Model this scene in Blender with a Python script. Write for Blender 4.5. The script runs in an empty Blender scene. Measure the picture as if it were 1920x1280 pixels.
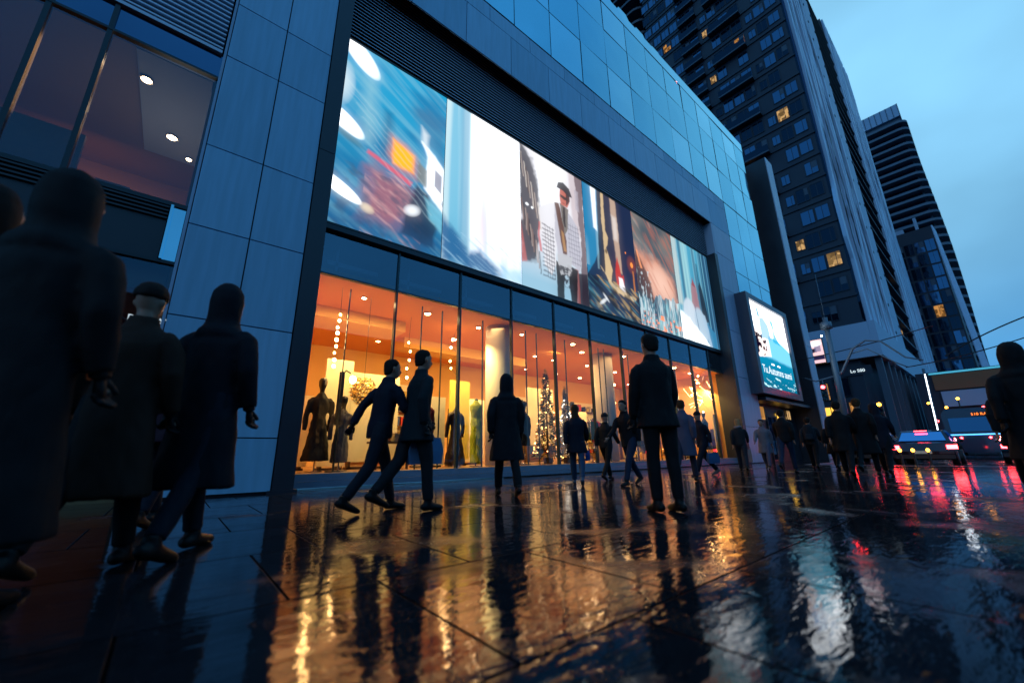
import bpy, math, random
import numpy as np
from mathutils import Vector, Matrix, noise
random.seed(7)
S = 0.9                       # layout units -> metres
sc = bpy.context.scene
col = sc.collection
R_ = math.radians

# ------------------------------------------------------------------ materials
def nt(name):
    m = bpy.data.materials.new(name); m.use_nodes = True
    t = m.node_tree; t.nodes.clear()
    return m, t, t.nodes.new('ShaderNodeOutputMaterial')
def pmat(name, base, rough=.5, metal=0., spec=.5, nscale=0., namt=.25, bump=0., bscale=30., emit=None, es=0., coat=0., sheen=0.):
    m, t, o = nt(name); N = t.nodes; L = t.links
    p = N.new('ShaderNodeBsdfPrincipled')
    p.inputs['Base Color'].default_value = (*base, 1); p.inputs['Roughness'].default_value = rough
    p.inputs['Metallic'].default_value = metal; p.inputs['Specular IOR Level'].default_value = spec
    p.inputs['Coat Weight'].default_value = coat; p.inputs['Sheen Weight'].default_value = sheen
    if emit: p.inputs['Emission Color'].default_value = (*emit, 1); p.inputs['Emission Strength'].default_value = es
    L.new(p.outputs[0], o.inputs[0])
    tc = N.new('ShaderNodeTexCoord')
    if nscale:
        n = N.new('ShaderNodeTexNoise'); n.inputs['Scale'].default_value = nscale; n.inputs['Detail'].default_value = 6
        L.new(tc.outputs['Object'], n.inputs['Vector'])
        mx = N.new('ShaderNodeMix'); mx.data_type = 'RGBA'
        mx.inputs[6].default_value = (*[c*(1-namt) for c in base], 1); mx.inputs[7].default_value = (*[min(1, c*(1+namt)) for c in base], 1)
        L.new(n.outputs[0], mx.inputs[0]); L.new(mx.outputs[2], p.inputs['Base Color'])
        mr = N.new('ShaderNodeMapRange'); mr.inputs[3].default_value = max(.02, rough*.75); mr.inputs[4].default_value = min(1, rough*1.3)
        L.new(n.outputs[0], mr.inputs[0]); L.new(mr.outputs[0], p.inputs['Roughness'])
    if bump:
        b = N.new('ShaderNodeBump'); b.inputs['Strength'].default_value = bump; b.inputs['Distance'].default_value = .01
        n2 = N.new('ShaderNodeTexNoise'); n2.inputs['Scale'].default_value = bscale; n2.inputs['Detail'].default_value = 3
        L.new(tc.outputs['Object'], n2.inputs['Vector']); L.new(n2.outputs[0], b.inputs['Height']); L.new(b.outputs[0], p.inputs['Normal'])
    return m
def emat(name, c, s):
    m, t, o = nt(name); e = t.nodes.new('ShaderNodeEmission'); e.inputs[0].default_value = (*c, 1); e.inputs[1].default_value = s
    t.links.new(e.outputs[0], o.inputs[0]); return m
def gmat(name, tint=(1, 1, 1), refl=1.0, gl=(1, 1, 1), rough=0.0, base=.05):
    """thin sheet glass: tinted see-through, fresnel reflection with slightly wavy panes"""
    m, t, o = nt(name); N = t.nodes; L = t.links
    tr = N.new('ShaderNodeBsdfTransparent'); tr.inputs[0].default_value = (*tint, 1)
    g = N.new('ShaderNodeBsdfGlossy'); g.inputs[0].default_value = (*gl, 1); g.inputs[1].default_value = rough
    lw = N.new('ShaderNodeFresnel'); lw.inputs[0].default_value = 1.5
    mu = N.new('ShaderNodeMath'); mu.operation = 'MULTIPLY_ADD'; mu.inputs[1].default_value = refl; mu.inputs[2].default_value = base; mu.use_clamp = True
    L.new(lw.outputs[0], mu.inputs[0])
    tc = N.new('ShaderNodeTexCoord'); n2 = N.new('ShaderNodeTexNoise'); n2.inputs['Scale'].default_value = .6; n2.inputs['Detail'].default_value = 1
    b = N.new('ShaderNodeBump'); b.inputs['Strength'].default_value = .12; b.inputs['Distance'].default_value = .05
    L.new(tc.outputs['Object'], n2.inputs['Vector']); L.new(n2.outputs[0], b.inputs['Height']); L.new(b.outputs[0], g.inputs['Normal'])
    mx = N.new('ShaderNodeMixShader'); L.new(mu.outputs[0], mx.inputs[0]); L.new(tr.outputs[0], mx.inputs[1]); L.new(g.outputs[0], mx.inputs[2])
    L.new(mx.outputs[0], o.inputs[0]); return m
def rmat(name, tint, body, fac, rough=.02):
    """opaque coated reflective glass"""
    m, t, o = nt(name); N = t.nodes; L = t.links
    g = N.new('ShaderNodeBsdfGlossy'); g.inputs[0].default_value = (*tint, 1); g.inputs[1].default_value = rough
    d = N.new('ShaderNodeBsdfDiffuse'); d.inputs[0].default_value = (*body, 1)
    tc = N.new('ShaderNodeTexCoord'); n2 = N.new('ShaderNodeTexNoise'); n2.inputs['Scale'].default_value = .35; n2.inputs['Detail'].default_value = 2
    b = N.new('ShaderNodeBump'); b.inputs['Strength'].default_value = .25; b.inputs['Distance'].default_value = .08
    L.new(tc.outputs['Object'], n2.inputs['Vector']); L.new(n2.outputs[0], b.inputs['Height']); L.new(b.outputs[0], g.inputs['Normal'])
    lw = N.new('ShaderNodeFresnel'); lw.inputs[0].default_value = 1.5
    mu = N.new('ShaderNodeMath'); mu.operation = 'ADD'; mu.inputs[1].default_value = fac; mu.use_clamp = True; L.new(lw.outputs[0], mu.inputs[0])
    mx = N.new('ShaderNodeMixShader'); L.new(mu.outputs[0], mx.inputs[0]); L.new(d.outputs[0], mx.inputs[1]); L.new(g.outputs[0], mx.inputs[2])
    L.new(mx.outputs[0], o.inputs[0]); return m
def roommat(name, c, s):
    """lit room seen through its window: bright and dim patches of furniture, wall and lamp"""
    m, t, o = nt(name); N = t.nodes; L = t.links; e = N.new('ShaderNodeEmission'); e.inputs[0].default_value = (*c, 1)
    tc = N.new('ShaderNodeTexCoord'); v = N.new('ShaderNodeTexVoronoi'); v.inputs['Scale'].default_value = 1.9; v.distance = 'CHEBYCHEV'; L.new(tc.outputs['Object'], v.inputs['Vector'])
    mr = N.new('ShaderNodeMapRange'); mr.inputs[1].default_value = .15; mr.inputs[2].default_value = .9; mr.inputs[3].default_value = s*.22; mr.inputs[4].default_value = s; mr.interpolation_type = 'SMOOTHSTEP'
    sp = N.new('ShaderNodeSeparateColor'); L.new(v.outputs['Color'], sp.inputs[0]); L.new(sp.outputs[0], mr.inputs[0]); L.new(mr.outputs[0], e.inputs[1]); L.new(e.outputs[0], o.inputs[0]); return m
def vmat(name, strength):
    """LED picture: colours stored on the screen's own mesh, given off as light through a fine diode grid"""
    m, t, o = nt(name); N = t.nodes; L = t.links
    a = N.new('ShaderNodeAttribute'); a.attribute_name = 'pic'
    e = N.new('ShaderNodeEmission'); e.inputs[1].default_value = strength
    L.new(a.outputs['Color'], e.inputs[0]); L.new(e.outputs[0], o.inputs[0])
    m.cycles.emission_sampling = 'NONE' if hasattr(m, 'cycles') else 'NONE'
    return m

M = dict(
    panel=pmat('blue_grey_cladding', (.30, .43, .60), .42, .0, .5, nscale=.35, namt=.12, bump=.03, bscale=3),
    panel2=pmat('pier_cladding', (.34, .43, .56), .4, .0, .5, nscale=.4, namt=.1),
    joint=pmat('joint_shadow_gap', (.015, .02, .03), .7),
    dark=pmat('dark_aluminium', (.018, .022, .032), .38, .0, .5, nscale=1.5, namt=.2),
    frame=pmat('dark_steel', (.02, .028, .035), .35, .3),
    tealframe=pmat('mullion_steel', (.03, .055, .065), .3, .5),
    louvre=pmat('louvre_slat', (.5, .58, .7), .4, .0, nscale=2, namt=.15),
    louvreback=pmat('louvre_back', (.006, .007, .01), .8),
    sill=pmat('sill_stone', (.16, .2, .27), .3, nscale=3, namt=.2),
    glass=gmat('shop_glass', (.94, .95, .90), .75, (.8, .93, 1), base=.02),
    glass2=gmat('office_glass', (.82, .70, .54), 1.0, (.5, .75, 1), base=.05),
    spand=gmat('transom_glass', (.5, .62, .66), 1.0, (.55, .8, 1), base=.14),
    shadowbox=pmat('shadow_box_lining', (.08, .13, .17), .6),
    curtain=rmat('teal_curtain_glass', (.42, .82, .95), (.01, .08, .12), .62),
    curtain2=rmat('teal_curtain_glass_pale', (.5, .86, .97), (.01, .1, .14), .7),
    wglass=rmat('tower_window_glass', (.3, .55, .9), (.004, .01, .02), .22, .03),
    wglass2=rmat('tower_window_glass_dim', (.2, .32, .5), (.004, .008, .015), .05, .03),
    tdark=pmat('tower_cladding_dark', (.012, .022, .042), .6, nscale=.3, namt=.3),
    tmid=pmat('tower_slab_edge', (.05, .075, .11), .6, nscale=.5, namt=.25),
    tlight=pmat('tower_rib_pale', (.42, .56, .74), .45, nscale=.2, namt=.2),
    tlight2=pmat('tower_pale_panel', (.32, .42, .56), .5, nscale=.15, namt=.15),
    slab=pmat('balcony_slab_concrete', (.10, .14, .19), .6, nscale=.3, namt=.25),
    wall=pmat('shop_plaster', (.7, .38, .13), .8, nscale=1, namt=.08),
    ceil=pmat('shop_ceiling', (.74, .29, .075), .85, nscale=.6, namt=.06),
    cream=pmat('cream_board', (.78, .66, .45), .7, nscale=1.2, namt=.08),
    yellow=pmat('yellow_board', (.8, .6, .12), .7, nscale=1.5, namt=.1),
    floor=pmat('shop_floor_wood', (.3, .17, .08), .3, nscale=4, namt=.3),
    colm=pmat('plaster_column', (.62, .6, .56), .6, nscale=1, namt=.05),
    brown=pmat('office_wall_brown', (.18, .11, .05), .8, nscale=.7, namt=.2),
    greyroom=pmat('office_ceiling_grey', (.22, .24, .27), .8, nscale=.7, namt=.1),
    black=pmat('black_plastic', (.01, .01, .012), .4),
    chrome=pmat('chrome', (.6, .6, .62), .15, 1.),
    gold=pmat('gold_leaf', (.55, .3, .06), .35, .7, nscale=20, namt=.5),
    wood=pmat('dark_wood', (.09, .045, .02), .45, nscale=8, namt=.4),
    pole=pmat('painted_pole', (.12, .17, .22), .45, .3, nscale=3, namt=.2),
    down=emat('downlight_lens', (1., .6, .28), 60.),
    bulb=emat('warm_bulb', (1., .55, .2), 60.),
    fairy=emat('fairy_light_warm', (1., .5, .16), 14.),
    fairyw=emat('fairy_light_white', (1., .9, .8), 12.),
    coollamp=emat('office_downlight', (1., .85, .65), 26.),
    greenlamp=emat('green_lamp', (.3, 1., .6), 5.),
    warmwin=roommat('lit_room', (1., .45, .12), .6),
    warmwin2=roommat('lit_room_pale', (1., .6, .24), .65),
    yellowwin=emat('lit_shop_yellow', (1., .55, .08), 1.6),
    tail=emat('tail_lamp', (1., .03, .035), 30.),
    tailw=emat('brake_lamp_core', (1., .12, .1), 70.),
    amber=emat('amber_lamp', (1., .38, .03), 14.),
    ambertext=emat('amber_dot_text', (1., .2, .03), 3.),
    white=emat('white_lamp', (.8, .9, 1.), 6.),
    blue_glow=emat('blue_glow_strip', (.1, .45, 1.), 2.5),  # also glows as the reflections drawn on the podium columns
    led_cyan=emat('cyan_strip_light', (.1, .6, .9), .7),
    whitetext=emat('white_sign_text', (.75, .92, 1.), 1.3),
    dimtext=emat('dim_window_text', (.6, .75, .85), .8),
    skin=pmat('skin', (.28, .15, .10), .5, nscale=12, namt=.12),
    eye=pmat('eye', (.02, .015, .01), .1), rubber=pmat('rubber', (.012, .012, .013), .6),
)

# ------------------------------------------------------------------ mesh builder
def world_loc(o):
    v = Vector((0, 0, 0))
    while o: v += o.location; o = o.parent
    return v
class MB:
    def __init__(s, sc_=S): s.v = []; s.f = []; s.mi = []; s.s = sc_; s.cur = 0
    def m(s, i): s.cur = i; return s
    def add(s, vs, fs):
        b = len(s.v); s.v += [tuple(v) for v in vs]; s.f += [tuple(b+i for i in f) for f in fs]; s.mi += [s.cur]*len(fs); return s
    def box(s, x0, x1, y0, y1, z0, z1, rz=0., c=None):
        vs = [(x, y, z) for z in (z0, z1) for y in (y0, y1) for x in (x0, x1)]
        if rz:
            c = c or ((x0+x1)/2, (y0+y1)/2); cs, sn = math.cos(rz), math.sin(rz)
            vs = [(c[0]+(x-c[0])*cs-(y-c[1])*sn, c[1]+(x-c[0])*sn+(y-c[1])*cs, z) for x, y, z in vs]
        return s.add(vs, [(0, 2, 3, 1), (4, 5, 7, 6), (0, 1, 5, 4), (2, 6, 7, 3), (0, 4, 6, 2), (1, 3, 7, 5)])
    def quad(s, a, b, c, d): return s.add([a, b, c, d], [(0, 1, 2, 3)])
    def tube(s, pts, rad, n=8, cap=True, flat=1.):
        pts = [Vector(p) for p in pts]; rad = [rad]*len(pts) if not isinstance(rad, (list, tuple)) else rad
        vs = []; fs = []; prev = None
        for i, p in enumerate(pts):
            t = (pts[min(i+1, len(pts)-1)]-pts[max(i-1, 0)]).normalized()
            if prev is None: prev = t.orthogonal().normalized()
            a = (prev - t*prev.dot(t)); a = a.normalized() if a.length > 1e-6 else t.orthogonal().normalized()
            b = t.cross(a); prev = a
            for k in range(n):
                th = 2*math.pi*k/n; vs.append(p+(a*math.cos(th)+b*math.sin(th)*flat)*rad[i])
        for i in range(len(pts)-1):
            for k in range(n): fs.append((i*n+k, i*n+(k+1) % n, (i+1)*n+(k+1) % n, (i+1)*n+k))
        if cap: fs += [tuple(reversed(range(n))), tuple((len(pts)-1)*n+k for k in range(n))]
        return s.add(vs, fs)
    def rings(s, rs, n=20, cap=True):
        """stack of horizontal ellipses (cx,cy,z,rx,ry)"""
        vs = []; fs = []
        for cx, cy, z, rx, ry in rs:
            for k in range(n):
                th = 2*math.pi*k/n; vs.append((cx+rx*math.cos(th), cy+ry*math.sin(th), z))
        for i in range(len(rs)-1):
            for k in range(n): fs.append((i*n+k, i*n+(k+1) % n, (i+1)*n+(k+1) % n, (i+1)*n+k))
        if cap: fs += [tuple(reversed(range(n))), tuple((len(rs)-1)*n+k for k in range(n))]
        return s.add(vs, fs)
    def ball(s, c, rx, ry, rz, n=12, m=8):
        return s.rings([(c[0], c[1], c[2]+rz*math.cos(math.pi*(1-j/m)), max(1e-4, rx*math.sin(math.pi*j/m)), max(1e-4, ry*math.sin(math.pi*j/m))) for j in range(m+1)], n)
    def build(s, name, mats, parent=None, smooth=False, local=False, **tags):
        off = world_loc(parent) if parent and not local else Vector((0, 0, 0))
        me = bpy.data.meshes.new(name)
        me.from_pydata([(x*s.s-off.x, y*s.s-off.y, z*s.s-off.z) for x, y, z in s.v], [], s.f)
        for mt in (mats if isinstance(mats, (list, tuple)) else [mats]): me.materials.append(mt)
        me.polygons.foreach_set('material_index', s.mi)
        if smooth: me.polygons.foreach_set('use_smooth', [True]*len(s.f))
        me.update()
        o = bpy.data.objects.new(name, me); col.objects.link(o); o.parent = parent
        for k, v in tags.items(): o[k] = v
        return o
def thing(name, label, cat, loc=(0, 0, 0), group=None, raw=False):
    o = bpy.data.objects.new(name, None); col.objects.link(o); k = 1 if raw else S
    o.location = [c*k for c in loc]; o.empty_display_size = .2
    o['label'] = label; o['category'] = cat
    if group: o['group'] = group
    return o
def tag(o, label, cat, group=None):
    o['label'] = label; o['category'] = cat
    if group: o['group'] = group
    return o
def copytree(o, parent=None):
    c = o.copy(); col.objects.link(c); c.parent = parent
    for ch in list(o.children): copytree(ch, c)
    return c
def remesh(mb, voxel, smooth_it=4, fold=0., fs=6., seed=0.):
    me = bpy.data.meshes.new('t'); me.from_pydata(mb.v, [], mb.f); me.update()
    o = bpy.data.objects.new('t', me); col.objects.link(o)
    r = o.modifiers.new('r', 'REMESH'); r.mode = 'VOXEL'; r.voxel_size = voxel; r.use_smooth_shade = True
    q = o.modifiers.new('s', 'SMOOTH'); q.iterations = smooth_it; q.factor = .5
    dg = bpy.context.evaluated_depsgraph_get(); dg.update()
    out = bpy.data.meshes.new_from_object(o.evaluated_get(dg))
    bpy.data.objects.remove(o); bpy.data.meshes.remove(me)
    if fold:
        n = len(out.vertices); nr = [v.normal.copy() for v in out.vertices]
        for i, v in enumerate(out.vertices):
            p = v.co; k = noise.fractal(Vector((p.x*fs+seed, p.y*fs, p.z*fs*.45)), .8, 2.1, 3)
            k2 = noise.noise(Vector((p.x*2.2+seed, p.y*2.2, p.z*1.1)))
            v.co = p + nr[i]*(fold*k + fold*.8*k2)
    out.polygons.foreach_set('use_smooth', [True]*len(out.polygons)); out.update()
    return out
def mobj(name, me, mt, parent):
    me.name = name; me.materials.clear(); me.materials.append(mt)
    o = bpy.data.objects.new(name, me); col.objects.link(o); o.parent = parent; return o
def text_mesh(name, s, size, mt, parent, loc, rot, extrude=.004, shear=0., tags=None):
    cu = bpy.data.curves.new('t', 'FONT'); cu.body = s; cu.size = size; cu.extrude = extrude; cu.resolution_u = 3
    cu.align_x = 'CENTER'; cu.align_y = 'CENTER'
    o = bpy.data.objects.new('t', cu); col.objects.link(o)
    dg = bpy.context.evaluated_depsgraph_get(); dg.update()
    me = bpy.data.meshes.new_from_object(o.evaluated_get(dg)); bpy.data.objects.remove(o)
    ob = mobj(name, me, mt, parent); ob.location = Vector([c*S for c in loc]) - (world_loc(parent) if parent else Vector((0, 0, 0))); ob.rotation_euler = rot
    return ob

# ------------------------------------------------------------------ people (metres, facing +X at the origin)
FAB = {}
def fabric(rgb, rough=.75):
    k = tuple(rgb)
    if k not in FAB: FAB[k] = pmat('fabric_%d' % len(FAB), tuple(c*.55 if max(rgb) < .1 else c for c in rgb), rough, spec=.18, nscale=6, namt=.3, bump=.25, bscale=140)
    return FAB[k]
HAIR = dict(black=pmat('hair_black', (.012, .01, .009), .75, spec=.12, bump=.5, bscale=90), brown=pmat('hair_brown', (.05, .026, .012), .75, spec=.12, bump=.5, bscale=90),
            blond=pmat('hair_blond', (.3, .18, .08), .7, spec=.2, bump=.5, bscale=90), grey=pmat('hair_grey', (.16, .15, .15), .75, spec=.12, bump=.5, bscale=90))
def skel(p):
    J = {}; lean = math.tan(R_(p.get('lean', 2)))
    for sd, y in (('L', 1), ('R', -1)):
        h, k = R_(p['hip'][0 if y > 0 else 1]), R_(p['knee'][0 if y > 0 else 1])
        H = Vector((0, y*.095, .93)); K = H+Vector((math.sin(h), 0, -math.cos(h)))*.43
        A = K+Vector((math.sin(h-k), 0, -math.cos(h-k)))*.42; J['leg'+sd] = (H, K, A, h-k)
    lo = min(J['legL'][2].z, J['legR'][2].z); dz = .085-lo
    for sd in 'LR':
        H, K, A, a = J['leg'+sd]; J['leg'+sd] = (H+Vector((0, 0, dz)), K+Vector((0, 0, dz)), A+Vector((0, 0, dz)), a)
    J['dz'] = dz; J['lx'] = lambda z: (z-.93-dz)*lean if z > .93+dz else 0.
    for sd, y in (('L', 1), ('R', -1)):
        i = 0 if y > 0 else 1; a, b, e = R_(p['arm'][i]), R_(p.get('abd', (8, 8))[i]), R_(p['elbow'][i])
        z = 1.42+dz; Sh = Vector((J['lx'](z), y*.185, z))
        d = Vector((math.sin(a)*math.cos(b), y*math.sin(b), -math.cos(a)*math.cos(b)))
        E_ = Sh+d*.29; d2 = Vector((math.sin(a+e)*math.cos(b*.3), y*math.sin(b*.3-.05)-y*p.get('inw', 0), -math.cos(a+e))).normalized()
        W_ = E_+d2*.25; J['arm'+sd] = (Sh, E_, W_, d2)
    return J
def head_rings(mb, c, tilt=0.):
    x, y, z = c
    pr = [(-.118, .012, .035, .03), (-.105, .014, .052, .045), (-.08, .010, .068, .056), (-.045, .004, .080, .066), (-.01, 0, .088, .072), (.03, -.004, .094, .076), (.065, -.006, .09, .073), (.095, -.006, .068, .058), (.113, -.006, .035, .03)]
    mb.rings([(x+a+tilt*zz, y, z+zz, rx, ry) for zz, a, rx, ry in pr], 20)
    mb.tube([(x+.086, y, z+.02), (x+.100, y, z-.01), (x+.108, y, z-.032), (x+.094, y, z-.042)], [.008, .012, .017, .011], 8)   # nose
    mb.tube([(x+.078, y-.026, z-.068), (x+.088, y, z-.066), (x+.078, y+.026, z-.068)], [.006, .011, .006], 8)                   # lips
    mb.tube([(x+.080, y-.045, z+.03), (x+.090, y-.02, z+.034), (x+.090, y+.02, z+.034), (x+.080, y+.045, z+.03)], [.007, .01, .01, .007], 8)  # brow
    for s in (1, -1): mb.tube([(x-.012, y+s*.074, z+.022), (x-.018, y+s*.086, z+.01), (x-.014, y+s*.084, z-.015), (x-.006, y+s*.074, z-.03)], [.008, .012, .011, .006], 8)
def hand(mb, W, d, side, curl=.5):
    d = d.normalized(); up = Vector((1, 0, 0)) - d*d.x; up = up.normalized() if up.length > .1 else Vector((0, 0, 1)); n = d.cross(up).normalized()*side
    pal = W+d*.085
    mb.tube([W-d*.02, W+d*.02, W+d*.055, pal], [.024, .028, .036, .034], 10, flat=.5)
    for i, (o, L, r) in enumerate(((.027, .066, .0092), (.009, .075, .0095), (-.009, .07, .0092), (-.026, .055, .0085))):
        a = pal+up*o-d*.01; c1 = curl*(.8+.1*i); 
        p1 = a+(d*math.cos(c1*.5)-n*math.sin(c1*.5))*L*.5; p2 = p1+(d*math.cos(c1*1.3)-n*math.sin(c1*1.3))*L*.3; p3 = p2+(d*math.cos(c1*2)-n*math.sin(c1*2))*L*.25
        mb.tube([a, p1, p2, p3], [r*1.1, r, r*.95, r*.8], 8)
    a = W+d*.03+up*.026; mb.tube([a, a+d*.03+up*.022-n*.008, a+d*.055+up*.03-n*.018], [.014, .0115, .0095], 8)
def person(label, x, y, head_deg, H=1.72, pose='walk', coat=(.012, .014, .02), hem=.85, trousers=(.012, .014, .02), hair='black', hairlen=0, hat=None, hood=False, scarf=None, shoes=(.01, .01, .01), far=False, flare=1., group=None, faceeyes=False, gloves=False, amp=1., arms=None, gait=1):
    P = {'walk': dict(hip=(26*amp*gait, -18*amp*gait), knee=(8, 22), arm=(-22*gait, 20*gait), elbow=(18, 30), lean=3),
         'stand': dict(hip=(2, -2), knee=(2, 3), arm=(4, 6), elbow=(12, 14), lean=1),
         'pockets': dict(hip=(16*gait, -13*gait), knee=(4, 16), arm=(-16, -4), elbow=(24, 20), lean=3, abd=(12, 12), inw=.02),
         'phone': dict(hip=(6, -6), knee=(3, 6), arm=(18, 14), elbow=(86, 80), lean=2, abd=(10, 10), inw=.45)}[pose].copy()
    if gait < 0: P['knee'] = P['knee'][::-1]
    if arms: P.update(arms)
    J = skel(P); dz = J['dz']; lx = J['lx']; vox = .017 if far else .0115
    T = thing('person', label, 'person', (x, y, 0), group)
    body = MB(1)
    def zr(z, rx, ry, ox=0): return (lx(z+dz)+ox, 0, z+dz, rx, ry)
    body.rings([zr(.86, .07, .12), zr(.93, .095, .15), zr(1.03, .09, .135), zr(1.12, .088, .13), zr(1.25, .098, .14), zr(1.34, .09, .14), zr(1.40, .065, .10), zr(1.46, .05, .06), zr(1.5, .048, .05), zr(1.56, .05, .05)], 20)
    hx = lx(1.62+dz)+.015; hz = 1.635+dz; head_rings(body, (hx, 0, hz))
    for sd, s in (('L', 1), ('R', -1)):
        Hh, K, A, an = J['leg'+sd]
        body.tube([Hh+Vector((0, 0, .04)), Hh-(Hh-K)*.25, (Hh+K)/2, K, K+(A-K)*.3, (K+A)/2, A], [.075, .08, .068, .052, .055, .046, .034], 12)
        toe = Vector((math.cos(an*.4), 0, max(-.35, math.sin(an*.9)*.6))) if an < -.15 else Vector((1, 0, 0))
        body.tube([A-toe*.05-Vector((0, 0, .03)), A+Vector((0, 0, -.025)), A+toe*.09-Vector((0, 0, .045)), A+toe*.16-Vector((0, 0, .055))], [.03, .036, .032, .022], 10)
        Sh, E_, W_, d2 = J['arm'+sd]
        body.tube([Sh*.8+E_*.2-Vector((0, .03*s, .01)), (Sh+E_)/2, E_, E_+(W_-E_)*.35, W_], [.04, .042, .036, .037, .024], 12)
        hand(body, W_, d2, s, .6)
    B = mobj('body', remesh(body, vox, 3), M['skin'], T)
    if gloves:
        for sd, s in (('L', 1), ('R', -1)):
            Sh, E_, W_, d2 = J['arm'+sd]; gm = MB(1); hand(gm, W_, d2, s, .75); gm.tube([W_-d2*.05, W_+d2*.01], [.034, .032], 12)
            me = remesh(gm, .007, 1)
            for v in me.vertices: v.co += v.normal*.004
            mobj('glove', me, fabric((.008, .008, .01), .5), T)
    # coat
    c = MB(1); fl = flare
    rr = []
    if hem < .8:
        for z in (hem, hem+.03, (hem+.9)/2): t = (.95-z)/(.95-hem+1e-6); rr.append(zr(z, .135+.035*t*fl, .185+.045*t*fl))
    else: rr.append(zr(hem, .13, .18))
    rr += [zr(.96, .13, .185), zr(1.08, .122, .172), zr(1.2, .125, .178), zr(1.32, .126, .188), zr(1.385, .108, .178), zr(1.43, .088, .135), zr(1.465, .075, .092), zr(1.53, .068, .075)]
    c.rings(rr, 28)
    for sd in 'LR':
        Sh, E_, W_, d2 = J['arm'+sd]; up = Vector((0, -.04 if sd == 'L' else .04, -.005))
        c.tube([Sh+up*1.4+Vector((0, 0, -.045)), Sh+up*.6+Vector((0, 0, -.042)), Sh*.75+E_*.25+up*.35, (Sh+E_)/2, E_, (E_+W_)/2, W_-d2*.01], [.045, .058, .066, .065, .058, .053, .048], 14)
    if hood:
        c.rings([(hx-.03-(.02 if q < -.18 else 0), 0, hz+q, a, b) for q, a, b in ((-.25, .10, .165), (-.21, .098, .14), (-.17, .092, .115), (-.13, .09, .10), (-.06, .102, .104), (.02, .106, .106), (.08, .098, .095), (.125, .07, .066), (.15, .03, .03))], 20)
    mobj('coat', remesh(c, vox*1.25, 3, .010, 7., x*3.1+y), fabric(coat), T)
    t = MB(1)
    t.rings([zr(.84, .09, .13), zr(.93, .118, .165), zr(1.03, .11, .15)], 20)
    for sd in 'LR':
        Hh, K, A, an = J['leg'+sd]
        t.tube([Hh+Vector((0, 0, .06)), Hh-(Hh-K)*.25, (Hh+K)/2, K, (K+A)/2, A+(K-A)*.06], [.09, .096, .084, .068, .062, .056], 14)
    mobj('trousers', remesh(t, vox*1.2, 3, .008, 9., y*5+1), fabric(trousers), T)
    for sd in 'LR':
        Hh, K, A, an = J['leg'+sd]; toe = Vector((math.cos(an*.4), 0, max(-.35, math.sin(an*.9)*.6))) if an < -.15 else Vector((1, 0, 0)); dn = Vector((0, 0, 1)).cross(toe).cross(toe) if False else Vector((0, 0, -1))
        q = MB(1)
        q.tube([A-toe*.085+dn*.035, A-toe*.05+dn*.04, A+toe*.02+dn*.036, A+toe*.1+dn*.052, A+toe*.16+dn*.06, A+toe*.19+dn*.064], [.024, .042, .046, .038, .030, .016], 12)
        q.tube([A+Vector((0, 0, .05)), A+dn*.03], [.044, .047], 12)
        mobj('shoe', remesh(q, .011, 3), fabric(shoes, .4), T)
    if hair and not hood and hat is None or (hat and hairlen):
        h = MB(1)
        h.rings([(hx+a, 0, hz+q, rx, ry) for q, a, rx, ry in ((-.07, -.062, .03, .055), (-.03, -.045, .058, .076), (.02, -.026, .082, .086), (.07, -.014, .095, .085), (.105, -.008, .078, .068), (.13, -.006, .04, .036))], 20)
        if hairlen: h.rings([(hx-.062+.0*q, 0, hz-q, .038+.012*min(1, q*5), .075+.01*min(1, q*4)) for q in (-.03, .04, .1, .16, hairlen, hairlen+.03)], 16)
        mobj('hair', remesh(h, .012, 2, .006, 16, x), HAIR[hair], T)
    if hat:
        h = MB(1)
        h.rings([(hx-.004, 0, hz+q, rx, ry) for q, rx, ry in ((.025, .103, .088), (.045, .108, .092), (.085, .1, .088), (.12, .075, .068), (.145, .03, .03))], 20)
        mobj('hat', remesh(h, .011, 2, .004, 20, x), fabric(hat), T)
    if scarf:
        h = MB(1)
        h.tube([(hx-.02+.085*math.cos(a), .088*math.sin(a), 1.49+dz+.012*math.sin(a*2)) for a in [i*math.pi/8 for i in range(17)]], .038, 12)
        mobj('scarf', remesh(h, .013, 2, .006, 14, y), fabric(scarf), T)
    if faceeyes:
        for s in (1, -1):
            e = MB(1); e.ball((hx+.083, s*.031, hz+.008), .009, .012, .008); mobj('eye', remesh(e, .004, 0), M['eye'], T)
    k = H/(1.755); T.scale = (k, k, k); T.rotation_euler = (0, 0, R_(head_deg)); T['_dz'] = dz
    del T['_dz']
    return T, J, k
def put_local(T, p):   # local point on a person -> world metres
    m = Matrix.Translation(T.location) @ Matrix.Rotation(T.rotation_euler.z, 4, 'Z') @ Matrix.Scale(T.scale[0], 4); return m @ Vector(p)
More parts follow.
